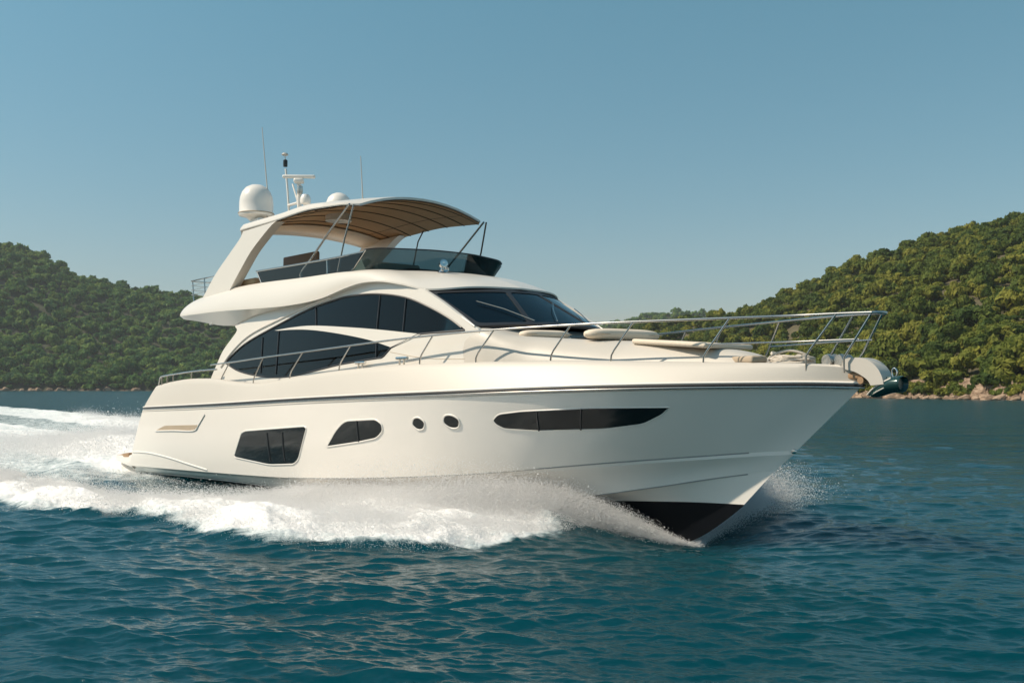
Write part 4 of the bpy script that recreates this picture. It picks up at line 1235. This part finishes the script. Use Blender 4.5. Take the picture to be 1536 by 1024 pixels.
tag(spray, "white spray thrown up along both sides of the hull and over its wake", "spray", kind='stuff')
print('spray droplets', n, 'sea verts', nr*ncol)
del V, Fq
# ------------------------------------------------------------------ hills
def ubear(u):
    return (np.asarray(u, float) - 768.0)/1500.0     # X/Y slope of a bearing
R_SHORE = pchip([(780, 480), (900, 430), (1100, 335), (1290, 232), (1400, 205), (1536, 184), (1700, 172), (2100, 165)])
R_RIDGE = pchip([(780, 620), (900, 580), (1000, 540), (1100, 500), (1290, 440), (1536, 405), (2100, 400)])
R_TOPY = pchip([(780, 560), (860, 520), (930, 486), (1000, 478), (1050, 470), (1100, 462), (1150, 450), (1200, 428), (1260, 402), (1320, 377), (1380, 357), (1450, 337), (1536, 318), (1700, 288), (2100, 250)])
L_SHORE = pchip([(-700, 700), (0, 815), (300, 830), (760, 900)])
L_RIDGE = pchip([(-700, 1050), (0, 1120), (400, 1120), (760, 1050)])
L_TOPY = pchip([(-700, 330), (-300, 345), (-100, 352), (0, 364), (60, 378), (110, 405), (160, 416), (220, 430), (285, 437), (340, 450), (440, 474), (600, 520), (700, 562), (780, 582)])
F_SHORE = pchip([(700, 1250), (1300, 1250)])
F_RIDGE = pchip([(700, 1450), (1300, 1450)])
F_TOPY = pchip([(700, 540), (800, 515), (880, 492), (950, 475), (975, 468), (1000, 464), (1030, 465), (1060, 464), (1090, 468), (1150, 480), (1300, 520)])

def hill_z(u, D, SH, RD, TY, tree, bumps, seed, rockh):
    u = np.asarray(u, float); D = np.asarray(D, float)
    s, r = SH(u), RD(u)
    zr = np.maximum(EYE + (582 - TY(u))/1500.0*r - tree, 0)
    t = (D - s)/(r - s)
    up = np.clip(t, 0, 1)
    prof = .55*up + .45*smooth01(up)
    z = rockh*smooth01(np.clip((D - s)/6.0, 0, 1)) + (zr - rockh)*prof
    back = np.clip(t - 1, 0, 2)
    z = np.where(t > 1, zr*(1 - .35*back), z)
    X = ubear(u)*D
    nb = (fbm(X/ (bumps*9), D/(bumps*9), seed, 4) - .5)*bumps*2.0*np.clip(up*4, 0, 1)*np.clip((1.15 - t)*3, .25, 1)
    z = np.where(D < s, -1.2 + 0*z, z + nb)
    return z

def hill_mesh(name, u0, u1, nu, SH, RD, TY, tree, bumps, seed, rockh, material, label):
    U = np.linspace(u0, u1, nu); T = np.concatenate([[-.04], np.linspace(0, 1.9, 60)])
    UU, TT_ = np.meshgrid(U, T)
    s, r = SH(UU), RD(UU); D = s + TT_*(r - s)
    Zh = hill_z(UU, D, SH, RD, TY, tree, bumps, seed, rockh)
    Zh[-1] = -2
    V = np.stack([ubear(UU)*D, D, Zh], -1).reshape(-1, 3)
    nr_, nc_ = UU.shape
    i = np.arange(nr_*nc_).reshape(nr_, nc_)
    Q = np.stack([i[:-1, :-1], i[:-1, 1:], i[1:, 1:], i[1:, :-1]], -1).reshape(-1, 4)
    o = bigmesh(name, V, Q, material, smooth=True)
    return tag(o, label, "hill", kind='structure')
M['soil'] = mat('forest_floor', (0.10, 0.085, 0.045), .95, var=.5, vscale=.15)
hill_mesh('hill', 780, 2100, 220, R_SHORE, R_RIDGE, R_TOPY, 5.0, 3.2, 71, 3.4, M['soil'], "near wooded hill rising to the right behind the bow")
M['shaded_soil'] = mat('shaded_floor', (0.04, 0.045, 0.022), .95, var=.5, vscale=.15)  # shade under the trees put into a darker floor colour
hill_mesh('hill', -700, 780, 240, L_SHORE, L_RIDGE, L_TOPY, 9.0, 7.0, 72, 5.0, M['shaded_soil'], "wooded hill falling away behind the stern on the left")
hill_mesh('distant_hill', 700, 1300, 90, F_SHORE, F_RIDGE, F_TOPY, 9.0, 7.0, 73, 4.0, M['shaded_soil'], "low hazy wooded ridge far beyond the bow rail")

# ------------------------------------------------------------------ trees
def foliage(nm, c0, c1, c2):
    m, nt, b = nodes_of(nm)
    b.inputs["Roughness"].default_value = .75; b.inputs["Specular IOR Level"].default_value = .2
    geo = nt.nodes.new("ShaderNodeNewGeometry")
    n1 = nt.nodes.new("ShaderNodeTexNoise"); n1.inputs["Scale"].default_value = .11; n1.inputs["Detail"].default_value = 3
    n2 = nt.nodes.new("ShaderNodeTexNoise"); n2.inputs["Scale"].default_value = 1.6; n2.inputs["Detail"].default_value = 3
    nt.links.new(geo.outputs["Position"], n1.inputs["Vector"]); nt.links.new(geo.outputs["Position"], n2.inputs["Vector"])
    cr = nt.nodes.new("ShaderNodeValToRGB")
    cr.color_ramp.elements[0].position = .32; cr.color_ramp.elements[0].color = c0
    cr.color_ramp.elements[1].position = .70; cr.color_ramp.elements[1].color = c2
    e = cr.color_ramp.elements.new(.52); e.color = c1
    vo = nt.nodes.new("ShaderNodeTexVoronoi"); vo.inputs["Scale"].default_value = .17
    nt.links.new(geo.outputs["Position"], vo.inputs["Vector"])
    sx = nt.nodes.new("ShaderNodeSeparateColor"); nt.links.new(vo.outputs["Color"], sx.inputs[0])
    mxf = nt.nodes.new("ShaderNodeMix"); mxf.inputs[0].default_value = .45
    nt.links.new(n1.outputs["Fac"], mxf.inputs[2]); nt.links.new(sx.outputs[0], mxf.inputs[3])
    nt.links.new(mxf.outputs[0], cr.inputs[0])
    hs = nt.nodes.new("ShaderNodeHueSaturation")
    mr = nt.nodes.new("ShaderNodeMapRange"); mr.inputs[1].default_value = .3; mr.inputs[2].default_value = .7; mr.inputs[3].default_value = .7; mr.inputs[4].default_value = 1.35
    nt.links.new(n2.outputs["Fac"], mr.inputs[0]); nt.links.new(mr.outputs[0], hs.inputs["Value"]); nt.links.new(cr.outputs[0], hs.inputs["Color"])
    nt.links.new(hs.outputs[0], b.inputs["Base Color"])
    tl = nt.nodes.new("ShaderNodeBsdfTranslucent"); nt.links.new(hs.outputs[0], tl.inputs["Color"])
    ms = nt.nodes.new("ShaderNodeMixShader"); ms.inputs[0].default_value = .38
    nt.links.new(b.outputs[0], ms.inputs[1]); nt.links.new(tl.outputs[0], ms.inputs[2]); nt.links.new(ms.outputs[0], nt.nodes["Material Output"].inputs["Surface"])
    return m
M['foliage'] = foliage('foliage_olive', (.056, .094, .019, 1), (.130, .165, .027, 1), (.245, .240, .040, 1))
M['foliage_green'] = foliage('foliage_green', (.046, .122, .040, 1), (.102, .200, .049, 1), (.195, .265, .060, 1))
M['bark'] = mat('bark', (.10, .075, .05), .9, var=.3, vscale=3)

def crown_arrays(seed, nleaf, leaf):
    """crown of unit radius sitting on z=0..1.7: leaf clumps over several lobes"""
    r = np.random.default_rng(seed)
    nl = r.integers(9, 15)
    lobes = []
    for i in range(nl):
        a = r.random()*6.283; d = r.random()**.6*.62
        lobes.append((d*math.cos(a)*1.1, d*math.sin(a)*1.1, .95 - d*d*.9 + (r.random() - .5)*.3, .24 + r.random()*.2))
    lobes.append((0, 0, .62, .62))
    lobes = np.array(lobes)
    w = lobes[:, 3]**2; w /= w.sum()
    pick = r.choice(len(lobes), nleaf, p=w)
    dirs = r.normal(size=(nleaf, 3)); dirs[:, 2] = dirs[:, 2]*.9 + .25
    dirs /= np.linalg.norm(dirs, axis=1)[:, None]
    rad = lobes[pick, 3]*(.86 + .2*r.random(nleaf)**2)
    c = lobes[pick, :3] + dirs*rad[:, None]*np.array([1, 1, .8])
    nrm = dirs + r.normal(size=(nleaf, 3))*.36; nrm /= np.linalg.norm(nrm, axis=1)[:, None]
    t = np.cross(nrm, r.normal(size=(nleaf, 3))); t /= np.linalg.norm(t, axis=1)[:, None]
    bt = np.cross(nrm, t)
    s = leaf*(.6 + .9*r.random(nleaf))[:, None]
    v = np.stack([c - t*s*1.2, c - bt*s*.7 - nrm*s*.25, c + t*s*1.2, c + bt*s*.7 - nrm*s*.15], 1)
    return v.astype(np.float32)         # (nleaf,4,3)

def crown_mesh(name, arr, fm='foliage'):
    o = bigmesh(name, arr.reshape(-1, 3), np.arange(len(arr)*4).reshape(-1, 4), M[fm])
    return o

rt = np.random.default_rng(99)
def scatter(u0, u1, SH, RD, TY, tree, bumps, seed, rockh, spacing, tmax, off):
    s0 = float(np.min(SH(np.linspace(u0, u1, 20)))); r1 = float(np.max(RD(np.linspace(u0, u1, 20))))*tmax
    xa = float(ubear(u0)); xb = float(ubear(u1))
    X0 = min(xa*s0, xa*r1); X1 = max(xb*s0, xb*r1)
    gx = np.arange(X0, X1, spacing); gy = np.arange(s0, r1, spacing)
    A, Bq = np.meshgrid(gx, gy); A = A.ravel() + rt.uniform(-.42, .42, A.size)*spacing; Bq = Bq.ravel() + rt.uniform(-.42, .42, Bq.size)*spacing
    u = 768 + 1500*A/Bq
    t = (Bq - SH(u))/(RD(u) - SH(u))
    ok = (u > u0) & (u < u1) & (Bq > SH(u) + off) & (t < tmax)
    A, Bq, u = A[ok], Bq[ok], u[ok]
    return A, Bq, u, hill_z(u, Bq, SH, RD, TY, tree, bumps, seed, rockh)
ra = scatter(800, 1800, R_SHORE, R_RIDGE, R_TOPY, 5.0, 3.2, 71, 3.4, 4.3, 1.12, 2.0)
la = scatter(-160, 770, L_SHORE, L_RIDGE, L_TOPY, 9.0, 7.0, 72, 5.0, 8.5, 1.10, 3)
fa_ = scatter(760, 1200, F_SHORE, F_RIDGE, F_TOPY, 9.0, 7.0, 73, 4.0, 11, 1.05, 5)
def px_of(x, y, z):
    p = math.atan(70/1500.0); zz = z - EYE
    d = y*math.cos(p) + zz*math.sin(p); v = -y*math.sin(p) + zz*math.cos(p)
    return 768 + 1500*x/d, 512 - 1500*v/d
def yacht_hides(u, v):
    return (((u > 200) & (u < 1290) & (v > 555)) | ((u > 300) & (u < 930) & (v > 480) & (v > 480)) | ((u > 340) & (u < 900) & (v > 420)))
right = [(x, y, z - .8 + 2.0*rt.random(), 1.4 + 3.6*rt.random()**2) for x, y, u, z in zip(*ra)]
for u in np.arange(970, 1760, 2.8):       # scrub down to the rocks
    d_ = float(R_SHORE(u)) + .6 + 3.2*rt.random(); r_ = .8 + 1.3*rt.random()**1.5
    right.append((float(ubear(u))*d_, d_, float(hill_z(u, d_, R_SHORE, R_RIDGE, R_TOPY, 5.0, 3.2, 71, 3.4)) + .2, r_))
left = [(x, y, z - 1 + 3*rt.random(), 3.2 + 6.0*rt.random()**2) for x, y, u, z in zip(*la)]
for u in np.arange(-140, 420, 4.0):
    d_ = float(L_SHORE(u)) + 1.5 + 8*rt.random(); r_ = 2.4 + 3*rt.random()**1.5
    left.append((float(ubear(u))*d_, d_, float(hill_z(u, d_, L_SHORE, L_RIDGE, L_TOPY, 9.0, 7.0, 72, 5.0)) + .3, r_))
far = [(x, y, z, 5 + 3.5*rt.random()) for x, y, u, z in zip(*fa_)]
variants = [crown_arrays(200 + i, 620, .135) for i in range(7)]
lowv = [crown_arrays(300 + i, 420, .155) for i in range(6)]
farv = [crown_arrays(400 + i, 200, .21) for i in range(6)]

# the 300 that show largest in the photograph become things of their own
def ranked(lst, n):
    sc = []
    for i, (x, y, z, r) in enumerate(lst):
        u, v = px_of(x, y, z + r)
        if -20 < u < 1556 and not yacht_hides(u, v):
            sc.append((-r/y, i))
    sc.sort()
    return [i for _, i in sc[:n]]
selR = ranked(right, 205); selL = ranked(left, 95)
proto = []
for i, arr in enumerate(variants):
    cr_ = crown_mesh('crown', arr); cg_ = crown_mesh('crown', arr, 'foliage_green')
    geos = [tube_geo([(0, 0, -1.0), (.03, .01, .1), (.0, .02, .7)], [.085, .07, .03], 7)]
    for a in (0.4, 2.5, 4.4):
        geos.append(tube_geo([(.01, .01, .15), (.25*math.cos(a), .25*math.sin(a), .5), (.45*math.cos(a), .45*math.sin(a), .8)], [.045, .03, .012], 5))
    tk_ = multi('trunk', geos, M['bark'])
    proto.append((cr_.data, tk_.data, cg_.data))
    bpy.data.objects.remove(cr_); bpy.data.objects.remove(cg_); bpy.data.objects.remove(tk_)
def plant(x, y, z, r, label, group):
    k = rt.integers(0, len(proto)); h = .72 + .6*rt.random()
    t = thing('tree', label, 'tree', (x, y, z - .25*r), rt.random()*6.283, group)
    c = bpy.data.objects.new('crown', proto[k][2 if 'left' in group else 0]); COL.objects.link(c); c.parent = t
    w = bpy.data.objects.new('trunk', proto[k][1]); COL.objects.link(w); w.parent = t
    c.scale = (r, r*(.85 + .3*rt.random()), r*h); w.scale = (r, r, r*h)
    return t
for i in selR:
    plant(*right[i], "rounded green broadleaf tree in the dense wood on the right hillside", "trees on the right hillside")
for i in selL:
    plant(*left[i], "dark green broadleaf tree in the dense wood on the left hillside", "trees on the left hillside")
# one tree stands clear of the skyline on the right
uu = 1406.0; D_ = float(R_RIDGE(uu)); zt = EYE + (582 - 346)/1500*D_
zz = float(hill_z(uu, D_, R_SHORE, R_RIDGE, R_TOPY, 5.0, 3.2, 71, 3.4))
plant(float(ubear(uu))*D_, D_, max(zz + .5, zt - 5.6), 3.3, "rounded tree standing clear above the skyline of the right hill", "trees on the right hillside")

def forest(name, lst, sel, vars_, label, fm='foliage_green'):
    keep = [q for i, q in enumerate(lst) if i not in set(sel)]
    out = []
    for x, y, z, r in keep:
        a = vars_[rt.integers(0, len(vars_))]
        th = rt.random()*6.283; c, s = math.cos(th), math.sin(th); h = .72 + .6*rt.random()
        Rm = np.array([[c, -s, 0], [s, c, 0], [0, 0, h]], np.float32)*r
        out.append(a @ Rm.T + np.array([x, y, z - .25*r], np.float32))
    A = np.concatenate(out)
    o = bigmesh(name, A.reshape(-1, 3), np.arange(len(A)*4).reshape(-1, 4), M[fm])
    print(name, len(keep), 'trees', len(A), 'leaves')
    return tag(o, label, 'forest', kind='stuff')
forest('forest', right, selR, lowv, "dense green wood covering the right hillside", 'foliage')
forest('forest', left, selL, farv, "dense dark green wood covering the left hillside")
forest('forest', far, [], farv, "hazy far wood on the low ridge beyond the bow rail")

# ------------------------------------------------------------------ rocky shores
m, nt, b = nodes_of('shore_rock')
b.inputs["Roughness"].default_value = .9; b.inputs["Specular IOR Level"].default_value = .2
geo = nt.nodes.new("ShaderNodeNewGeometry")
mp = nt.nodes.new("ShaderNodeMapping"); mp.inputs["Rotation"].default_value = (0, math.radians(38), 0); mp.inputs["Scale"].default_value = (.35, .35, 1.6)
nt.links.new(geo.outputs["Position"], mp.inputs["Vector"])
n1 = nt.nodes.new("ShaderNodeTexNoise"); n1.inputs["Scale"].default_value = 1.2; n1.inputs["Detail"].default_value = 6; n1.inputs["Roughness"].default_value = .65
nt.links.new(mp.outputs[0], n1.inputs["Vector"])
cr = nt.nodes.new("ShaderNodeValToRGB")
cr.color_ramp.elements[0].position = .33; cr.color_ramp.elements[0].color = (.085, .055, .038, 1)
cr.color_ramp.elements[1].position = .68; cr.color_ramp.elements[1].color = (.50, .375, .27, 1)
e = cr.color_ramp.elements.new(.5); e.color = (.32, .225, .155, 1)
nt.links.new(n1.outputs["Fac"], cr.inputs[0]); nt.links.new(cr.outputs[0], b.inputs["Base Color"])
bp = nt.nodes.new("ShaderNodeBump"); bp.inputs["Strength"].default_value = .9; bp.inputs["Distance"].default_value = .6
nt.links.new(n1.outputs["Fac"], bp.inputs["Height"]); nt.links.new(bp.outputs[0], b.inputs["Normal"])
M['rock'] = m
def shore(name, u0, u1, nu, SH, h, dep, seed, sc, label):
    U = np.linspace(u0, u1, nu); S = np.linspace(0, 1, 22)
    UU, SS = np.meshgrid(U, S)
    base = SH(UU) - 1.5 + (fbm(UU*.03, UU*0, seed + 3, 3) - .5)*4
    D = base + SS*dep
    Xw = ubear(UU)*D
    hh = h*(.55 + .75*fbm(UU*.018, SS*0 + 4, seed, 3))
    prof = np.where(SS < .06, -.6, smooth01((SS - .03)/.85)**.8*hh)
    str_ = fbm((Xw + prof*1.3)*sc*1.6, (D*.25 - prof)*sc*.35, seed + 1, 5, .6, True) - .55
    Zs = prof + str_*np.clip(SS*5, 0, 1)*h*.55
    Ds = D - str_*1.4
    V = np.stack([Xw, Ds, Zs], -1).reshape(-1, 3)
    i = np.arange(UU.size).reshape(UU.shape)
    Q = np.stack([i[:-1, :-1], i[:-1, 1:], i[1:, 1:], i[1:, :-1]], -1).reshape(-1, 4)
    o = bigmesh(name, V, Q, M['rock'])
    return tag(o, label, 'shore', kind='structure')
shore('rocky_shore', 960, 1800, 760, R_SHORE, 4.0, 6.5, 81, .45, "tan striated rocks along the waterline under the right hill")
shore('rocky_shore', -250, 420, 420, L_SHORE, 3.0, 10.0, 82, .2, "brown rocks along the waterline under the left hill")

def boulder_mesh(seed):
    r = np.random.default_rng(seed)
    bm = bmesh.new(); bmesh.ops.create_icosphere(bm, subdivisions=3, radius=1)
    pl = r.normal(size=(9, 3)); pl /= np.linalg.norm(pl, axis=1)[:, None]; dd = .55 + .35*r.random(9)
    for v in bm.verts:
        p = np.array(v.co)
        for nn, d in zip(pl, dd):
            k = p @ nn
            if k > d: p = p - nn*(k - d)*.9
        v.co = Vector(p*(1 + r.normal()*.02))
    me = bpy.data.meshes.new('boulder'); bm.to_mesh(me); bm.free(); me.materials.append(M['rock'])
    return me
bms = [boulder_mesh(500 + i) for i in range(6)]
def boulder(u, SH, rad, label, group, dd):
    D = float(SH(u)) + dd
    o = bpy.data.objects.new('boulder', bms[rt.integers(0, 6)]); COL.objects.link(o)
    o.location = (float(ubear(u))*D, D, rad*.15); o.rotation_euler = (rt.random()*.5, rt.random()*.5, rt.random()*6.28)
    o.scale = (rad*(1 + .6*rt.random()), rad, rad*(.55 + .4*rt.random()))
    tag(o, label, 'boulder', group)
for u in np.concatenate([np.linspace(1300, 1545, 26) + rt.normal(size=26)*4]):
    boulder(u, R_SHORE, .5 + .8*rt.random(), "tan weathered boulder at the waterline under the right hill", "boulders on the right shore", -2.2 + rt.normal()*.5)
for u in np.concatenate([np.linspace(-8, 105, 12), np.array([148, 160, 205])]) + rt.normal(size=15)*3:
    boulder(u, L_SHORE, 1.6 + 1.6*rt.random(), "pale boulder on the dark shoreline under the left hill", "boulders on the left shore", -3 + rt.normal())

# ------------------------------------------------------------------ sea haze
hm = bpy.data.materials.new('haze'); hm.use_nodes = True
ht = hm.node_tree; ht.nodes.clear()
hv = ht.nodes.new("ShaderNodeVolumePrincipled"); hv.inputs["Color"].default_value = (.93, .95, .97, 1); hv.inputs["Density"].default_value = .00010
ho = ht.nodes.new("ShaderNodeOutputMaterial"); ht.links.new(hv.outputs[0], ho.inputs["Volume"])
scene.cycles.volume_bounces = 1
V, F = box_geo((0, 800, 120), (3400, 2000, 246))
hz_ = pymesh('haze', V, F, hm, smooth=False)
tag(hz_, "thin pale sea haze between the yacht and the hills", "haze", kind='stuff')
